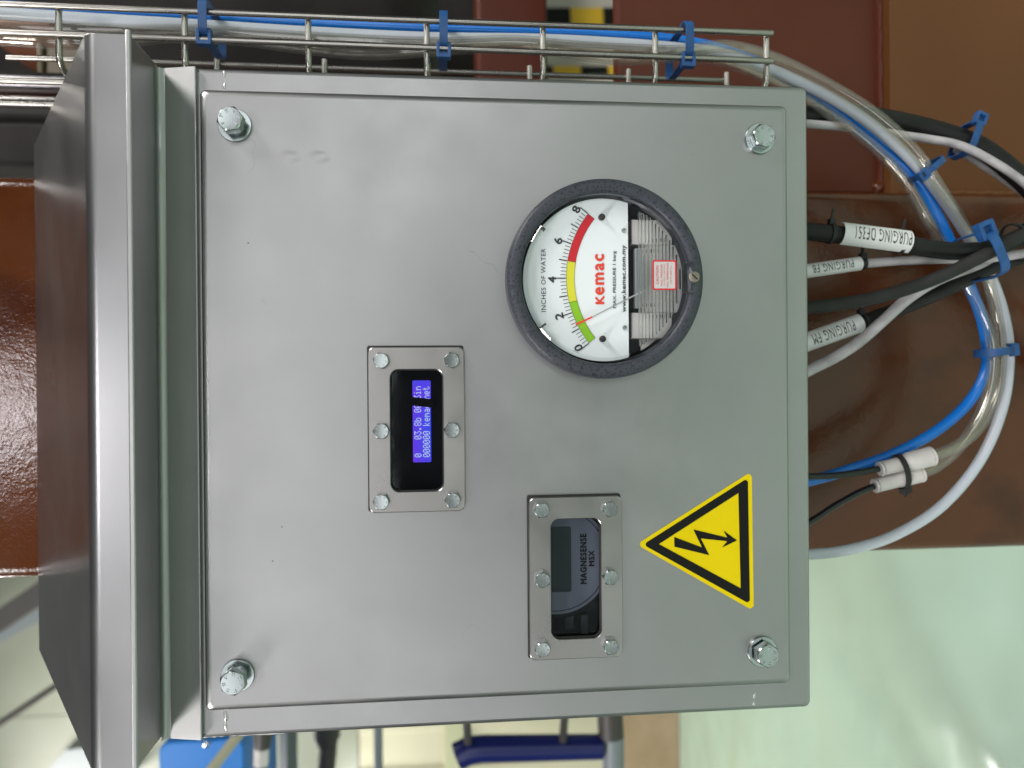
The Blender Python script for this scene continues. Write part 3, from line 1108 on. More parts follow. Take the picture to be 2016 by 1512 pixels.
build('lettering', mb, M['lcdtext'], w1, smooth=0)
q = [at(806, 781, SY - 0.0015), at(854, 786, SY - 0.0015), at(854, 803, SY - 0.0015), at(806, 798, SY - 0.0015)]
mb = MB()
mb.loft([q, [p + Vector((0, 0.0008, 0)) for p in q]], True, True)
build('dark_strap', mb, M['module'], w1, smooth=0)

# inside the meter window: round meter with print
MY = 0.002
mc = at(1096, 1103, MY)
mr = (at(1096, 1103, MY) - at(1196, 1103, MY)).length * 1.13
mb = MB()
mb.box(O2[0] - 0.006, O2[1] + 0.006, MY + 0.012, MY + 0.014, O2[2] - 0.006, O2[3] + 0.006)
build('meter_housing', mb, M['charcoal'], w2, smooth=0)
mb = MB()
fm = mat('meter_face_grey', (0.46, 0.48, 0.54, 1), 0.4)
mb.lathe([(mr * 0.93, 0.008), (mr * 0.93, 0.0), ], (mc.x, MY, mc.z), (0, 1, 0), 64)
build('meter_face', mb, fm, w2, smooth=30)
mb = MB()
for r0_, r1_ in ((0.865, 0.875), (0.93, 1.0)):
    mb.loft([[Vector((mc.x + mr * rr2 * math.cos(t * math.pi / 40), MY - yy, mc.z + mr * rr2 * math.sin(t * math.pi / 40))) for t in range(80)] for rr2, yy in ((r0_, 0.0001), (r0_, 0.0003), (r1_, 0.0003), (r1_, 0.0001))])
build('meter_ring', mb, M['ink'], w2, smooth=0)
mb = MB()
ms = px_rect(1086, 1124, 1037, 1165, MY)
mb.loft([rrect(ms[0], ms[1], ms[2], ms[3], 0.001, y, 3) for y in (MY + 0.001, MY - 0.0008)], False, True)
build('meter_screen', mb, mat('dead_lcd', (0.10, 0.115, 0.11, 1), 0.25), w2, smooth=0)
mb = MB()
t1 = px_rect(1142.5, 1154, 1051, 1149, MY)
text_at(mb, 'MAGNESENSE', ((t1[0] + t1[1]) / 2, (t1[2] + t1[3]) / 2), t1[1] - t1[0], t1[3] - t1[2], MY - 0.0004, 0, 0.0, 1.14, bold=0.00022)
t2 = px_rect(1159, 1169.5, 1084, 1114, MY)
text_at(mb, 'MSX', ((t2[0] + t2[1]) / 2, (t2[2] + t2[3]) / 2), t2[1] - t2[0], t2[3] - t2[2], MY - 0.0004, 0, 0.0, 1.14, bold=0.00022)
build('lettering', mb, M['ink'], w2, smooth=0)
mb = MB()
for (x, y, w_, h_) in ((1120, 1215, 0.003, 0.007), (1150, 1228, 0.0022, 0.006)):
    c = at(x, y, 0.006)
    mb.box(c.x - h_, c.x + h_, 0.004, 0.008, c.z - w_, c.z + w_)
build('terminal_block', mb, mat('grey_terminal', (0.14, 0.14, 0.14, 1), 0.4), w2, smooth=0, bevel=0.0005)

# ------------------------------------------------------------------ pressure gauge (a part of the box)
BY = -0.0245                             # front of the bezel
mb = MB()
pr = [(GR - 0.0075, 0.010), (GR - 0.001, 0.010), (GR - 0.001, DY), (GR + 0.0, DY - 0.001)]
prof = [(GR, DY), (GR, BY + 0.0035), (GR - 0.0006, BY + 0.0015), (GR - 0.002, BY + 0.0004), (GR - 0.004, BY), (GR - 0.0068, BY + 0.0002), (GR - 0.0082, BY + 0.0010), (GR - 0.0088, BY + 0.0030), (GR - 0.0088, 0.012)]
loops = [circle(GX, GZ, r_, y_, 96) for r_, y_ in prof]
mb.loft(loops)
gauge = build('pressure_gauge', mb, M['hammer'], box, smooth=50)
gauge['label'] = 'round dial pressure gauge in a dark grey hammered bezel'
RI = GR - 0.0092
mb = MB()
mb.loft([circle(GX, GZ, RI, 0.0125, 64), circle(GX, GZ, RI, 0.0115, 64)], True, True)
build('back_plate', mb, M['charcoal'], gauge, smooth=0)
# lens: clear disc, raised clear rim
mb = MB()
mb.loft([circle(GX, GZ, RI, BY + 0.004, 96), circle(GX, GZ, RI, BY + 0.0016, 96), circle(GX, GZ, RI - 0.0012, BY + 0.0008, 96), circle(GX, GZ, RI - 0.0026, BY + 0.0014, 96), circle(GX, GZ, RI - 0.0032, BY + 0.004, 96)])
build('lens_rim', mb, M['lensrim'], gauge, smooth=50)
mb = MB()
mb.loft([circle(GX, GZ, RI - 0.0033, BY + 0.0034, 96)], False, True)
build('lens', mb, M['lens'], gauge, smooth=0)

DIY = -0.0155                             # dial plate


def gz(x, y, Y=DIY):
    """gauge close-up sheet -> place on the dial plane"""
    return at(980 + x / 3.436, 320 + y / 3.436, Y)


cutz = gz(897, 780).z
mb = MB()
pc = gz(745, 785)
RD_ = RI - 0.0012
ring = []
for i in range(181):
    a = math.radians(-90 + 360 * i / 180)
    x, z = GX + RD_ * math.cos(a), GZ + RD_ * math.sin(a)
    ring.append((x, z))
top = [(x, z) for x, z in ring if z >= cutz]
top.sort(key=lambda p: math.atan2(p[1] - GZ, p[0] - GX) if p[1] >= GZ else (math.atan2(p[1] - GZ, p[0] - GX) if p[0] > GX else math.atan2(p[1] - GZ, p[0] - GX) + 2 * math.pi))
mb.loft([[Vector((x, DIY, z)) for x, z in top], [Vector((x, DIY + 0.0012, z)) for x, z in top]], True, True)
build('dial_plate', mb, M['dial'], gauge, smooth=0)

AC = gz(1150, 787)
KU = (gz(1150, 787) - gz(463, 787)).length / 687.0   # metres per sheet unit on the dial
A0, A1 = math.radians(38.4), math.radians(-38.4)


def arc_pt(val, R, y):
    # value 0..8; 0 at the left, 8 at the right
    a = math.radians(-38.4 + 76.8 * val / 8.0)
    return Vector((AC.x + R * KU * math.sin(a), y, AC.z + R * KU * math.cos(a)))


def band(name, v0, v1, material):
    mb = MB()
    n = 24
    vals = [v0 + (v1 - v0) * i / n for i in range(n + 1)]
    mb.loft([[arc_pt(v, 633, DIY - 0.0002) for v in vals], [arc_pt(v, 687, DIY - 0.0002) for v in vals]], closed=False)
    build(name, mb, M[material], gauge, smooth=0)


band('green_band', 0, 2.6, 'grn')
band('yellow_band', 2.6, 5.0, 'yel')
band('red_band', 5.0, 8.0, 'red')
mb = MB()


def line(mb, a, b, w):
    d = (b - a).normalized()
    s = Vector((d.z, 0, -d.x)) * (w / 2)
    mb.add([a - s, a + s, b + s, b - s], [(0, 1, 2, 3)])


for i in range(41):
    v = i * 0.2
    if i % 10 == 0:
        l, w_ = 62, 0.00062
    elif i % 5 == 0:
        l, w_ = 55, 0.00062
    else:
        l, w_ = 36, 0.00036
    line(mb, arc_pt(v, 690, DIY - 0.0003), arc_pt(v, 690 + l, DIY - 0.0003), w_)
for v in (0, 2.6, 5.0, 8.0):
    line(mb, arc_pt(v, 633, DIY - 0.0004), arc_pt(v, 690, DIY - 0.0004), 0.00016)
for R_s in (633, 687):
    for i in range(64):
        line(mb, arc_pt(8 * i / 64, R_s, DIY - 0.0004), arc_pt(8 * (i + 1.02) / 64, R_s, DIY - 0.0004), 0.00016)
build('scale_marks', mb, M['ink'], gauge, smooth=0)
mb = MB()
for s, x, y, rot in (('0', 545, 1253, 24), ('2', 415, 1040, 12), ('4', 367, 793, 0), ('6', 408, 530, -12), ('8', 530, 318, -24)):
    c = gz(x, y)
    text_at(mb, s, (c.x, c.z), 0.0034, 0.0047, DIY - 0.0003, math.radians(rot), 0.0, bold=0.00020)
build('scale_numbers', mb, M['greyink'], gauge, smooth=0)
mb = MB()
c0, c1 = gz(310, 1010), gz(310, 583)
text_at(mb, 'INCHES OF WATER', ((c0.x + c1.x) / 2, c0.z), (c1 - c0).length, 30 * KU, DIY - 0.0003, 0, 0.0, 1.1)
build('unit_lettering', mb, M['greyink'], gauge, smooth=0)
mb = MB()
c0, c1 = gz(792, 985), gz(792, 600)
text_at(mb, 'MAX. PRESSURE 1 barg', ((c0.x + c1.x) / 2, c0.z), (c1 - c0).length, 27 * KU, DIY - 0.0003, 0, 0.0, bold=0.00005)
build('pressure_lettering', mb, M['greyink'], gauge, smooth=0)
mb = MB()
c0, c1 = gz(856, 1012), gz(856, 560)
text_at(mb, 'www.kemac.com.my', ((c0.x + c1.x) / 2, c0.z), (c1 - c0).length, 36 * KU, DIY - 0.0003, 0, 0.0, 1.05, bold=0.00010)
build('web_address', mb, M['greyink'], gauge, smooth=0)
mb = MB()
c0, c1 = gz(690, 955), gz(690, 622)
for s_, ya, yb in (('K', 955, 903), ('emac', 893, 622)):
    c0, c1 = gz(690, ya), gz(690, yb)
    text_at(mb, s_, ((c0.x + c1.x) / 2, c0.z), (c1 - c0).length, 55 * KU, DIY - 0.0003, 0, 0.0, 1.18, bold=0.00034)
build('maker_name', mb, M['orange'], gauge, smooth=0)
# pointer
NY = DIY - 0.0035
tip, mid, end = gz(528, 1096, NY), gz(640, 1044, NY), gz(985, 868, NY)


def needle(mb, a, b, w0, w1):
    d = (b - a).normalized()
    s = Vector((d.z, 0, -d.x))
    mb.loft([[a - s * w0, a + s * w0, b + s * w1, b - s * w1], [a - s * w0 + Vector((0, .0004, 0)), a + s * w0 + Vector((0, .0004, 0)), b + s * w1 + Vector((0, .0004, 0)), b - s * w1 + Vector((0, .0004, 0))]], True, True)


mb = MB()
needle(mb, mid, end, 0.00035, 0.00050)
needle(mb, tip, mid, 0.00060, 0.00055)
mb.m = [0] * 6 + [1] * 6
mb.m = mb.m[:len(mb.f)]
build('pointer', mb, [M['needle'], M['orange']], gauge, smooth=0)
for x, y in ((700, 372), (706, 1194)):
    c = gz(x, y)
    mb = MB()
    mb.lathe([(0.0019, 0), (0.0019, 0.0022), (0.0010, 0.0030), (0.0010, 0.0052), (0.0004, 0.0058)], (c.x, DIY, c.z), (0, -1, 0), 16)
    build('stop_peg', mb, M['black'], gauge)
for x, y in ((852, 460), (858, 1117)):
    c = gz(x, y)
    mb = MB()
    mb.lathe([(0.0015, 0), (0.0015, 0.0004), (0.0011, 0.0009), (0.0005, 0.0008)], (c.x, DIY, c.z), (0, -1, 0), 16)
    build('screw', mb, M['zinc'], gauge)
# movement below the dial
mb = MB()


def gbox(mb, x0, x1, y0, y1, ya, yb, mi=0):
    Ym = ya
    a, b = at(980 + x0 / 3.436, 320 + y0 / 3.436, Ym), at(980 + x1 / 3.436, 320 + y1 / 3.436, Ym)
    mb.box(min(a.x, b.x), max(a.x, b.x), ya, yb, min(a.z, b.z), max(a.z, b.z), mi)


gbox(mb, 905, 1180, 385, 556, -0.0125, 0.004)
gbox(mb, 905, 1180, 1015, 1190, -0.0125, 0.004)
gbox(mb, 990, 1250, 556, 1015, -0.0108, 0.004)
build('movement_bracket', mb, M['alu'], gauge, bevel=0.0005)
mb = MB()
gbox(mb, 928, 985, 578, 985, -0.0150, -0.010)
build('movement_block', mb, mat('grey_movement_block', (0.24, 0.26, 0.27, 1), 0.45, 0.3), gauge, bevel=0.0004)
for x, y, yy in ((1100, 525, -0.0125), (1105, 1040, -0.0125), (1035, 600, -0.0105), (1035, 965, -0.0105)):
    c = gz(x, y, yy)
    mb = MB()
    mb.lathe([(0.0012, 0), (0.0012, 0.0008), (0.0005, 0.0009)], (c.x, yy, c.z), (0, -1, 0), 12)
    build('movement_screw', mb, M['ink'], gauge)
seg_z = gz(958, 780, -0.0095).z
mb = MB()
pts_ = [Vector((GX + RD_ * math.cos(math.radians(a_)), -0.0095, GZ + RD_ * math.sin(math.radians(a_)))) for a_ in range(180, 361, 3)]
pts_ = [p_ for p_ in pts_ if p_.z <= seg_z]
mb.loft([pts_, [p_ + Vector((0, 0.002, 0)) for p_ in pts_]], True, True)
build('movement_plate', mb, M['alu'], gauge, smooth=0)
# ribs moulded in the lower lens
LY = BY + 0.0034
for i in range(14):
    xs0 = 962 + i * 23.0
    c = gz(xs0, 780, LY)
    dz_ = c.z - GZ
    rr_ = RI - 0.0038
    if abs(dz_) >= rr_:
        continue
    hw = math.sqrt(rr_ * rr_ - dz_ * dz_) * 0.97
    hw2 = hw
    mb = MB()
    n = 8
    sec = [(LY + 0.0005 - 0.0011 * math.sin(math.pi * k / n), c.z + 0.00085 * math.cos(math.pi * k / n)) for k in range(n + 1)]
    mb.loft([[(GX - hw, y_, z_) for y_, z_ in sec], [(GX + hw, y_, z_) for y_, z_ in sec]], True, True)
    build('lens_rib', mb, M['rib'], gauge, smooth=60)
# caution sticker
CYL = LY - 0.0014
q = [gz(1047, 862, CYL), gz(1047, 660, CYL), gz(1208, 660, CYL), gz(1208, 862, CYL)]
lx0, lx1, lz0, lz1 = q[0].x, q[1].x, q[2].z, q[0].z
mb = MB()
mb.loft([rrect(lx0, lx1, lz0, lz1, 0.001, y, 3) for y in (CYL + 0.0002, CYL)], True, True)
build('caution_sticker', mb, mat('sticker_silver', (0.55, 0.54, 0.53, 1), 0.4), gauge, smooth=0)
mb = MB()
e = 0.0009
mb.loft([rrect(lx0, lx1, lz0, lz1, 0.001, CYL - 0.0001, 3), rrect(lx0 + e, lx1 - e, lz0 + e, lz1 - e, 0.0006, CYL - 0.0001, 3)])
cxm = (lx0 + lx1) / 2
hh_ = lz1 - lz0
for s, f, wf, hf in (('CAUTION', 0.80, 0.62, 0.115), ('MAX. PRESSURE', 0.625, 0.72, 0.08), ('15 PSIG (100 kPa)', 0.50, 0.72, 0.075), ('MAX. TEMPERATURE', 0.375, 0.80, 0.08), ("140\u00b0F (60\u00b0C)", 0.23, 0.6, 0.085)):
    text_at(mb, s, (cxm, lz0 + hh_ * f), (lx1 - lx0) * wf, hh_ * hf, CYL - 0.0002, 0, 0.0)
build('sticker_print', mb, M['red'], gauge, smooth=0)
# zero-adjust boss at the foot of the bezel
c = gz(1325, 775, BY - 0.001)
mb = MB()
mb.loft([rrect(c.x - 0.0095, c.x + 0.0095, c.z - 0.0042, c.z + 0.0048, 0.0022, y, 5) for y in (BY + 0.004, BY - 0.0010)] + [rrect(c.x - 0.0088, c.x + 0.0088, c.z - 0.0036, c.z + 0.0042, 0.0020, BY - 0.0016, 5)], True, True)
build('zero_cover', mb, M['lensrim'], gauge, smooth=50)
mb = MB()
mb.lathe([(0.0032, 0), (0.0032, 0.0010), (0.0024, 0.0015), (0.0008, 0.0013)], (c.x, BY - 0.0014, c.z), (0, -1, 0), 24)
build('zero_screw', mb, mat('dull_brass', (0.28, 0.25, 0.20, 1), 0.35, 0.8), gauge)
mb = MB()
mb.obox((c.x, BY - 0.0030, c.z), (1, 0, 1), (0, 1, 0), (1, 0, -1), 0.0023, 0.0002, 0.00035)
build('screw_slot', mb, M['ink'], gauge, smooth=0)
for x, y in ((300, 440), (305, 1105)):
    c = gz(x, y, BY + 0.003)
    mb = MB()
    mb.obox((c.x, BY + 0.0042, c.z), (c.x - GX, 0, c.z - GZ), (GZ - c.z, 0, c.x - GX), (0, 1, 0), 0.0022, 0.0006, 0.002)
    build('lens_lug', mb, M['charcoal'], gauge, smooth=0)

# ------------------------------------------------------------------ warning sign (sticker on the door)
SGY = DY - 0.0003


def rtri(pts, r, y, n=6):
    """triangle with rounded corners"""
    out = []
    P = [Vector(p) for p in pts]
    for i in range(3):
        p, a, b = P[i], P[i - 1], P[(i + 1) % 3]
        da, db = (a - p).normalized(), (b - p).normalized()
        half = da.angle(db) / 2
        d = r / math.tan(half)
        cen = p + (da + db).normalized() * (r / math.sin(half))
        s, e = p + da * d - cen, p + db * d - cen
        for k in range(n + 1):
            t = k / n
            v = (s * (1 - t) + e * t).normalized() * r
            out.append(cen + v)
    return [Vector((q.x, y, q.z)) for q in out]


tri = [at(1253, 1072, SGY), at(1480, 928, SGY), at(1484, 1203, SGY)]
cen = (tri[0] + tri[1] + tri[2]) / 3
mb = MB()
mb.loft([rtri(tri, 0.0022, SGY, 6), rtri(tri, 0.0022, DY - 0.00005, 6)], True, False)
sign = build('warning_sign', mb, M['yellow'], box, smooth=0)
sign['label'] = 'yellow triangular high voltage sticker with black lightning arrow'
to = [at(1266, 1072, SGY), at(1472, 941, SGY), at(1476, 1189, SGY)]
ti = [at(1297, 1071, SGY), at(1453.5, 970.5, SGY), at(1458, 1158, SGY)]
mb = MB()
mb.loft([rtri(to, 0.0016, SGY - 0.0002, 6), rtri(ti, 0.0001, SGY - 0.0002, 6)])
build('black_border', mb, M['signblack'], sign, smooth=0)
zz = [(455, 715), (740, 822), (652, 638), (1000, 722), (960, 648), (1100, 750), (945, 825), (1000, 758), (728, 730), (815, 902), (458, 815)]
mb = MB()
fill_with_holes(mb, [[at(1240 + x / 5.215, 920 + y / 5.215, SGY - 0.0002) for x, y in zz]])
build('lightning_arrow', mb, M['signblack'], sign, smooth=0)

# ------------------------------------------------------------------ wire cable tray
TN, TF = 0.040, 0.120
tray = empty('wire_cable_tray', (0.215, 0.08, -0.229))
tag(tray, 'stainless wire mesh cable tray running up beside the control box', 'cable tray')


def wire(pts, r_=0.0020, name='long_wire'):
    mb = MB()
    mb.tube(pts, r_, 12)
    return build(name, mb, M['wire'], tray)


ZB, ZT = -0.2292, 0.304
wire([(0.2350, TN, ZB), (0.2346, TN, 0.03), (0.2352, TN, ZT)])
wire([(0.2161, TN, ZB), (0.2172, TN, 0.03), (0.2178, TN, ZT)])
wire([(0.1945, 0.058, ZB), (0.1945, 0.058, ZT)])
wire([(0.1945, 0.100, ZB), (0.1945, 0.100, ZT)])
wire([(0.2338, TF, ZB), (0.2342, TF, ZT)])
for k, z in enumerate((0.2334, 0.1574, 0.0805, 0.0045, -0.0722, -0.1487, -0.2265)):
    x1 = 0.2355
    y0, y1, xb = TN + 0.0038, TF - 0.0038, 0.1985
    pts = [(x1, y0, z)]
    rb = 0.009
    pts += [(0.222, y0, z)]
    for i in range(7):
        a = math.radians(90 * i / 6)
        pts.append((xb + rb * (1 - math.sin(a)), y0 + rb * (1 - math.cos(a)), z))
    for i in range(7):
        a = math.radians(90 * i / 6)
        pts.append((xb + rb * (1 - math.cos(a)), y1 - rb * (1 - math.sin(a)), z))
    pts += [(0.222, y1, z), (0.2385, y1, z)]
    wire(pts, 0.0020, 'cross_wire')

# ------------------------------------------------------------------ tubes and cables
def path(rows, default_y=None):
    rows = list(rows)
    if rows[0][0] < -100:                      # tubes go on up the hall, cables go on past the picture
        rows.insert(0, (rows[0][0] - 700, rows[0][1] - 26, rows[0][2]))
    if rows[-1][0] >= 2090:
        a_, b_ = rows[-2], rows[-1]
        rows.append((b_[0] + 6 * (b_[0] - a_[0]), b_[1] + 6 * (b_[1] - a_[1]), b_[2]))
    return spline([at(r_[0], r_[1], r_[2] if len(r_) > 2 else default_y) for r_ in rows], 8)


def hose(name, rows, r_, material, label, cat, seg=14, inner=None, group=None):
    mb = MB()
    mb.tube(path(rows), r_, seg, inner=inner)
    return tag(build(name, mb, M[material]), label, cat, group)


hose('blue_air_tube', [(-120, 4, .074), (0, 12, .074), (150, 21, .074), (360, 30, .074), (605, 44, .074), (840, 55, .074), (1050, 62, .074), (1200, 68, .074), (1330, 80, .073), (1420, 98, .076), (1520, 138, .084), (1620, 200, .088), (1720, 278, .088), (1800, 350, .086), (1846, 425, .086), (1882, 500, .090), (1912, 570, .092), (1936, 640, .092), (1944, 705, .092), (1932, 752, .092), (1898, 802, .092), (1838, 852, .090), (1760, 893, .088), (1680, 922, .086), (1600, 945, .084), (1500, 965, .08)],
     0.0041, 'blue_tube', 'bright blue air tube running down the tray and back to the box', 'tube')
hose('milky_air_tube', [(-120, 14, .062), (0, 26, .062), (150, 36, .062), (400, 51, .062), (605, 64, .062), (840, 75, .062), (1050, 78, .062), (1200, 85, .062), (1330, 95, .062), (1420, 106, .066), (1520, 138, .074), (1620, 184, .078), (1720, 248, .078), (1800, 322, .078), (1862, 400, .080), (1908, 470, .086), (1950, 545, .092), (1976, 620, .092), (1986, 700, .090), (1974, 800, .088), (1930, 905, .086), (1855, 995, .084), (1765, 1052, .082), (1680, 1080, .080), (1600, 1091, .078), (1500, 1092, .076)],
     0.0040, 'milky', 'milky translucent air tube looping wide below the box', 'tube')
hose('clear_air_tube', [(-120, 46, .058), (0, 52, .058), (110, 58, .060), (250, 60, .062), (400, 62, .060), (600, 75, .058), (840, 86, .058), (1010, 82, .056), (1120, 92, .056), (1240, 99, .056), (1340, 101, .056), (1430, 90, .058), (1520, 112, .066), (1620, 160, .070), (1720, 222, .070), (1800, 296, .070), (1856, 378, .072), (1900, 450, .080), (1938, 530, .088), (1962, 620, .086), (1970, 700, .084), (1960, 780, .082), (1925, 845, .080), (1880, 880, .078), (1828, 901, .076)],
     0.0042, 'clear', 'clear plastic tube on the outer side of the bundle, ending at the upper fitting', 'tube', 18, 0.0027)
hose('clear_air_tube', [(-120, 76, .060), (0, 78, .060), (110, 84, .060), (220, 84, .066), (330, 72, .070), (460, 76, .072), (600, 94, .070), (720, 105, .066), (850, 99, .060), (1000, 90, .064), (1120, 103, .060), (1240, 117, .056), (1340, 113, .060), (1430, 122, .066), (1520, 158, .074), (1600, 203, .080), (1700, 272, .082), (1775, 346, .080), (1826, 430, .080), (1866, 500, .086), (1908, 570, .090), (1946, 650, .086), (1954, 720, .082), (1938, 800, .080), (1895, 872, .080), (1850, 915, .080), (1808, 935, .078)],
     0.0042, 'clear', 'clear plastic tube on the inner side of the bundle, ending at the lower fitting', 'tube', 18, 0.0027)
for rows, lab in (([(1500, 936, .078), (1600, 938, .077), (1665, 934, .076), (1742, 921, .076)], 'glossy black air tube entering the upper white fitting'),
                  ([(1500, 1080, .078), (1600, 1024, .078), (1640, 998, .078), (1690, 970, .078), (1730, 954, .078)], 'glossy black air tube curving up into the lower white fitting')):
    hose('black_air_tube', rows, 0.0024, 'air_black', lab, 'tube')


def fitting(a, b, r0_, r1_, label):
    a, b = Vector(a), Vector(b)
    ax = (b - a).normalized()
    Ln = (b - a).length
    root = empty('push_fitting', a)
    tag(root, label, 'fitting', 'white push-in tube fittings')
    mb = MB()
    mb.lathe([(r0_ * 0.55, 0.0022), (r0_, 0.0024), (r0_, Ln * 0.40), (r0_ * 1.02, Ln * 0.46), (r1_ * 0.97, Ln * 0.53), (r1_, Ln * 0.57), (r1_, Ln - 0.0024), (r1_ * 0.6, Ln - 0.0022)], a, ax, 36)
    build('fitting_body', mb, M['fitting'], root, smooth=45)
    for t0, rr2, sgn in ((0.0, r0_, 1), (Ln, r1_, -1)):
        mb = MB()
        mb.lathe([(0.0026 if sgn > 0 else 0.0043, 0), (rr2 * 0.97, 0), (rr2 * 1.02, 0.0004), (rr2 * 1.02, 0.0014), (rr2 * 0.9, 0.0018)], a + ax * t0, ax * sgn, 36, cap0=True, cap1=True)
        build('collar', mb, M['fitting'], root, smooth=45)
        mb = MB()
        mb.lathe([(rr2 * 0.90, 0.0016), (rr2 * 0.90, 0.0026)], a + ax * t0, ax * sgn, 36)
        build('steel_ring', mb, M['wire'], root, smooth=45)
    return root


fa, fb = at(1731, 924, .0755), at(1835, 898, .0755)
fitting(fa, fb, 0.0054, 0.0072, 'upper of the two white push fittings, joined to the outer clear tube')
ga, gb = at(1721, 957, .0775), at(1815, 933, .0775)
fitting(ga, gb, 0.0052, 0.0060, 'lower of the two white push fittings, joined to the inner clear tube')


# cables
def cable(name, rows, r_, material, label, marker=None, ties=()):
    pts = path(rows)
    mb = MB()
    mb.tube(pts, r_, 16)
    o = tag(build(name, mb, M[material]), label, 'cable')
    if marker:
        text, m0, m1, tstart, tend = marker
        # stretch of the path between two picture columns
        P0, P1 = at(*m0), at(*m1)
        ax = (P1 - P0).normalized()
        side = Vector((ax.z, 0, -ax.x)).normalized()     # across the cable, towards picture top (+x)
        if side.x < 0:
            side = -side
        fr_ = -(ax.cross(side))
        if fr_.y > 0:
            fr_ = -fr_
        R = r_ + 0.0018
        mb = MB()
        Ln = (P1 - P0).length
        n = 14
        arc = [math.radians(-78 + 156 * k / n) for k in range(n + 1)]
        def P(t, a, rr2):
            return P0 + ax * (t * Ln) + (fr_ * math.cos(a) + side * math.sin(a)) * rr2
        for (rr2) in (R,):
            mb.loft([[P(t, a, R) for a in arc] + [P(t, a, R - 0.0006) for a in reversed(arc)] for t in (0, 1)], True, True)
        sl = build('marker_sleeve', mb, M['sleeve'], o, smooth=50)
        mb = MB()
        uv, fs, _ = text_mesh(text, 0.0, 1.2)
        span = math.radians(62)
        ps = []
        for u, v in uv:
            ps.append((tend + (tstart - tend) * u, span * 0.62 - v * span * 1.05))   # reading runs up the cable
        def split(a, b, c, depth=0):
            if depth < 6 and max(a[1], b[1], c[1]) - min(a[1], b[1], c[1]) > 0.16:
                e = sorted(((abs(a[1] - b[1]), 0), (abs(b[1] - c[1]), 1), (abs(c[1] - a[1]), 2)))[-1][1]
                a, b, c = ((a, b, c), (b, c, a), (c, a, b))[e]
                m_ = ((a[0] + b[0]) / 2, (a[1] + b[1]) / 2)
                split(a, m_, c, depth + 1)
                split(m_, b, c, depth + 1)
            else:
                mb.add([P(q[0], q[1], R + 0.00018) for q in (a, b, c)], [(0, 1, 2)])
        for f in fs:
            for k in range(1, len(f) - 1):
                split(ps[f[0]], ps[f[k]], ps[f[k + 1]])
        build('lettering', mb, M['ink'], sl, smooth=0)
    for (px, py, Y) in ties:
        c = at(px, py, Y)
        a_ = at(px + 6, py + (0.1 if r_ > 0.005 else 0), Y)
        i = min(range(len(pts) - 1), key=lambda k: (pts[k] - c).length)
        c = pts[i].copy()
        ax = (pts[i + 1] - pts[i]).normalized()
        side = Vector((ax.z, 0, -ax.x)).normalized()
        if side.x < 0:
            side = -side
        fr_ = ax.cross(side)
        mb = MB()
        R = r_ + 0.0009
        mb.loft([[c + ax * h + (fr_ * math.cos(a) + side * math.sin(a)) * rr2 for a in [2 * math.pi * k / 24 for k in range(24)]] for h, rr2 in ((-0.0013, R), (0.0013, R), (0.0013, R - 0.0009), (-0.0013, R - 0.0009), (-0.0013, R))])
        mb.obox(c + side * (R + 0.001), ax, side, fr_, 0.0021, 0.0022, 0.0024)
        mb.obox(c + side * (R + 0.006) + fr_ * 0.0003, ax, side + ax * 0.12, fr_, 0.0009, 0.0045, 0.0006)
        build('cable_tie', mb, M['black'], o, smooth=35)
    return o


cable('black_cable', [(1480, 236, .085), (1590, 228, .09), (1660, 224, .10), (1730, 233, .105), (1800, 247, .105), (1870, 266, .10), (1930, 290, .095), (1985, 330, .09), (2030, 372, .085), (2100, 450, .08)], 0.0078, 'cable_black', 'thickest black cable, arching from the box corner nearest the tray')
cable('white_cable', [(1480, 236, .075), (1590, 244, .08), (1690, 253, .09), (1760, 264, .09), (1830, 274, .088), (1890, 286, .084), (1950, 315, .08), (2016, 360, .075), (2090, 430, .07)], 0.0031, 'cable_white', 'grey-white cable tied along the underside of the thickest black cable')
cable('white_cable', [(1880, 292, .107), (1930, 322, .105), (1980, 355, .10), (2030, 390, .095), (2100, 440, .09)], 0.0030, 'cable_white', 'short stretch of grey-white cable below the thickest black cable, at the picture edge')
cable('black_cable', [(1480, 448, .05), (1590, 456, .05), (1650, 462, .05), (1720, 471, .05), (1790, 483, .05), (1850, 492, .05), (1905, 495, .048), (1955, 488, .046), (2020, 462, .046), (2100, 420, .046)], 0.0063, 'cable_black', 'black cable carrying the sleeve marked DF351',
      ('PURGING DF351', (1653, 460, .0495), (1786, 477, .0495), 0.15, 0.97), ((1636, 460, .05), (1774, 480, .05)))
cable('white_cable', [(1480, 540, .06), (1590, 532, .06), (1640, 526, .06), (1700, 519, .06), (1780, 513, .06), (1860, 510, .06), (1930, 509, .056), (1990, 503, .054), (2050, 492, .054), (2100, 480, .054)], 0.0033, 'cable_white', 'grey-white cable carrying the sleeve marked FB',
      ('PURGING FB', (1575, 536, .0595), (1692, 519, .0595), 0.16, 0.84), ((1699, 519, .06),))
cable('charcoal_cable', [(1480, 618, .045), (1590, 606, .045), (1650, 599, .045), (1720, 587, .045), (1800, 564, .045), (1870, 536, .042), (1930, 506, .038), (1985, 478, .038), (2040, 448, .038), (2100, 410, .038)], 0.0046, 'cable_grey', 'charcoal cable without a marker crossing over the white one')
cable('black_cable', [(1480, 716, .07), (1590, 672, .07), (1650, 650, .07), (1720, 626, .07), (1800, 597, .07), (1880, 562, .068), (1945, 530, .066), (2010, 506, .064), (2100, 475, .064)], 0.0052, 'cable_black', 'black cable carrying the sleeve marked FM',
      ('PURGING FM', (1575, 678, .0695), (1692, 636, .0695), 0.15, 0.84), ((1700, 633, .07),))
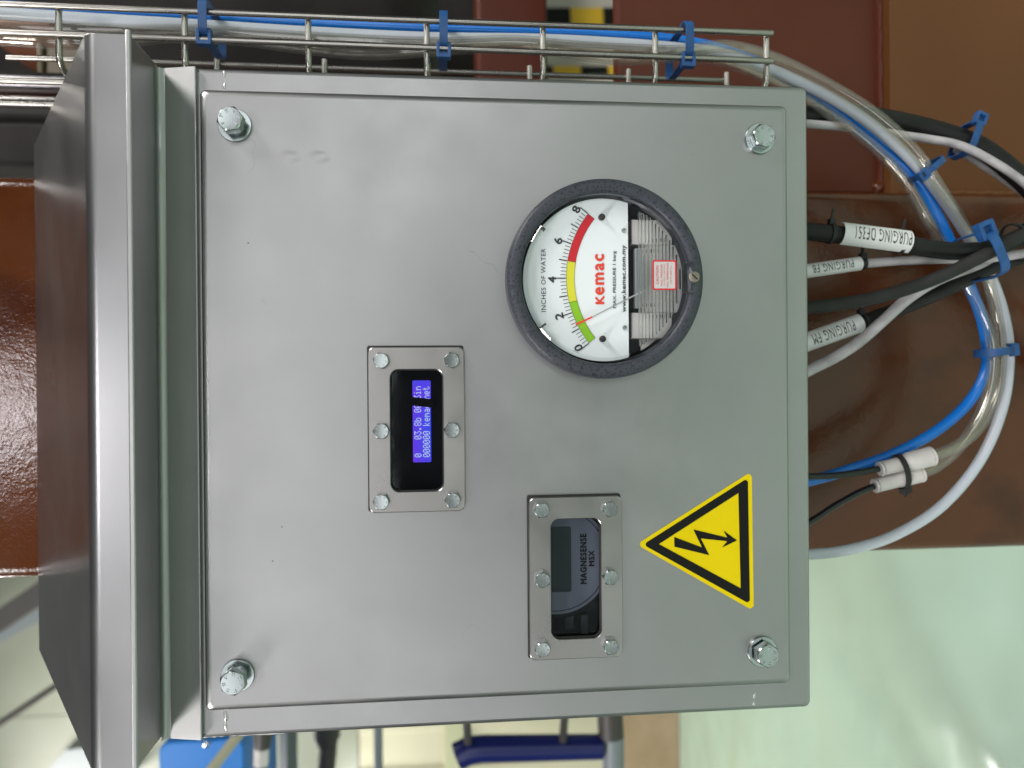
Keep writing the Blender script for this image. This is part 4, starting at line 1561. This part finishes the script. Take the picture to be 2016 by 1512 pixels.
cable('white_cable', [(1480, 790, .058), (1590, 731, .058), (1640, 706, .058), (1690, 674, .058), (1740, 630, .058), (1785, 590, .058), (1830, 560, .060), (1880, 537, .064), (1950, 516, .066)], 0.0040, 'cable_white', 'grey-white cable without a marker crossing the FM cable')


# nylon ties
def tie(c, ax, side, ra, rb, material, label, head_at, tail=0.0, w=0.0022, power=1.0):
    """strap round an elliptical bundle: half-axes ra (across the picture) and rb (in depth); head_at in degrees from the front"""
    c, ax, side = Vector(c), Vector(ax).normalized(), Vector(side)
    side = (side - ax * side.dot(ax)).normalized()
    fr_ = ax.cross(side)
    if fr_.y > 0:
        fr_ = -fr_
    root = empty('cable_tie', c)
    tag(root, label, 'cable tie', 'nylon cable ties')
    mb = MB()
    def el(a, g):
        sa, ca = math.sin(a), math.cos(a)
        return c + side * (math.copysign(abs(sa) ** power, sa) * (ra + g)) + fr_ * (math.copysign(abs(ca) ** power, ca) * (rb + g))
    aa = [2 * math.pi * k / 56 for k in range(56)]
    mb.loft([[el(a, g) + ax * h for a in aa] for h, g in ((-w, 0.0011), (w, 0.0011), (w, 0), (-w, 0), (-w, 0.0011))])
    build('strap', mb, material, root, smooth=50)
    a = math.radians(head_at)
    hc = el(a, 0.0022)
    nrm = (side * math.sin(a) * rb + fr_ * math.cos(a) * ra).normalized()
    if power < 0.9 and abs(head_at) < 66:
        nrm = fr_
    tan = ax.cross(nrm).normalized()
    mb = MB()
    s = w / 0.0022
    # head: a frame with a slot through it
    mb.obox(hc + tan * 0.0031 * s, ax, tan, nrm, 0.0037 * s, 0.0010 * s, 0.0024 * s)
    mb.obox(hc - tan * 0.0031 * s, ax, tan, nrm, 0.0037 * s, 0.0010 * s, 0.0024 * s)
    mb.obox(hc + ax * 0.0030 * s, ax, tan, nrm, 0.0009 * s, 0.0031 * s, 0.0023 * s)
    mb.obox(hc - ax * 0.0030 * s, ax, tan, nrm, 0.0009 * s, 0.0031 * s, 0.0023 * s)
    mb.obox(hc - nrm * 0.0008 * s, ax, tan, nrm, 0.0026 * s, 0.0028 * s, 0.0008 * s)
    build('head', mb, material, root, smooth=0, bevel=0.0004)
    if tail:
        mb = MB()
        mb.obox(hc + nrm * (0.0024 + tail / 2) + tan * 0.0008, ax, nrm, tan, 0.0016 * s, tail / 2, 0.0006 * s)
        build('tail', mb, material, root, smooth=0)
    return root


TB = M['tie_blue']
for (px, y0, y1, lab) in ((408, 12, 74, 'blue cable tie on the tray nearest the rain hood'), (873, 34, 100, 'blue cable tie on the middle of the tray'), (1348, 54, 118, 'blue cable tie on the tray nearest its lower end')):
    a, b = at(px, y0, 0.046), at(px, y1, 0.046)
    c = (a + b) / 2
    c.y = 0.058
    t = tie(c, (0, 0, 1), (1, 0, 0), abs(a.x - b.x) / 2 + 0.0012, 0.0222, TB, lab, -62, 0.0, 0.0027, 0.4)
tie(at(1822, 334, .079), at(1850, 365, .08) - at(1810, 312, .08), (1, 0, -0.8), 0.0098, 0.0130, TB, 'blue cable tie round the tube bundle where it bends down', -62, 0.0, 0.0022, 0.5)
tie(at(1900, 276, .096), at(1960, 303, .094) - at(1880, 268, .094), (1, 0, 0), 0.0128, 0.0125, TB, 'blue cable tie holding the thickest black cable and white cable together', 64, 0.0, 0.0026, 0.5)
tie(at(1926, 506, .052), at(2010, 470, .06) - at(1900, 520, .06), (1, 0, -0.4), 0.0160, 0.0215, TB, 'large blue cable tie gathering the marked cables', 62, 0.0, 0.0034, 0.5)
tie(at(1955, 693, .088), (-1, 0, -0.12), (0, 0, -1), 0.0125, 0.0115, TB, 'blue cable tie round the tubes at the lowest point of their loop', 88, 0.003, 0.0028)
c = (fa + fb + ga + gb) / 4
axf = (fb - fa).normalized()
tie(c - axf * 0.001 + Vector((0, 0.0, 0)), axf, (1, 0, 0), 0.0122, 0.0084, M['black'], 'black cable tie binding the two white fittings', -86, 0.002, 0.0020)
tie(at(2000, 478, .052), at(2020, 468, .05) - at(1960, 492, .05), (1, 0, -0.4), 0.0135, 0.013, M['black'], 'thin black cable tie on the cables at the picture edge', 40, 0.0, 0.0013)
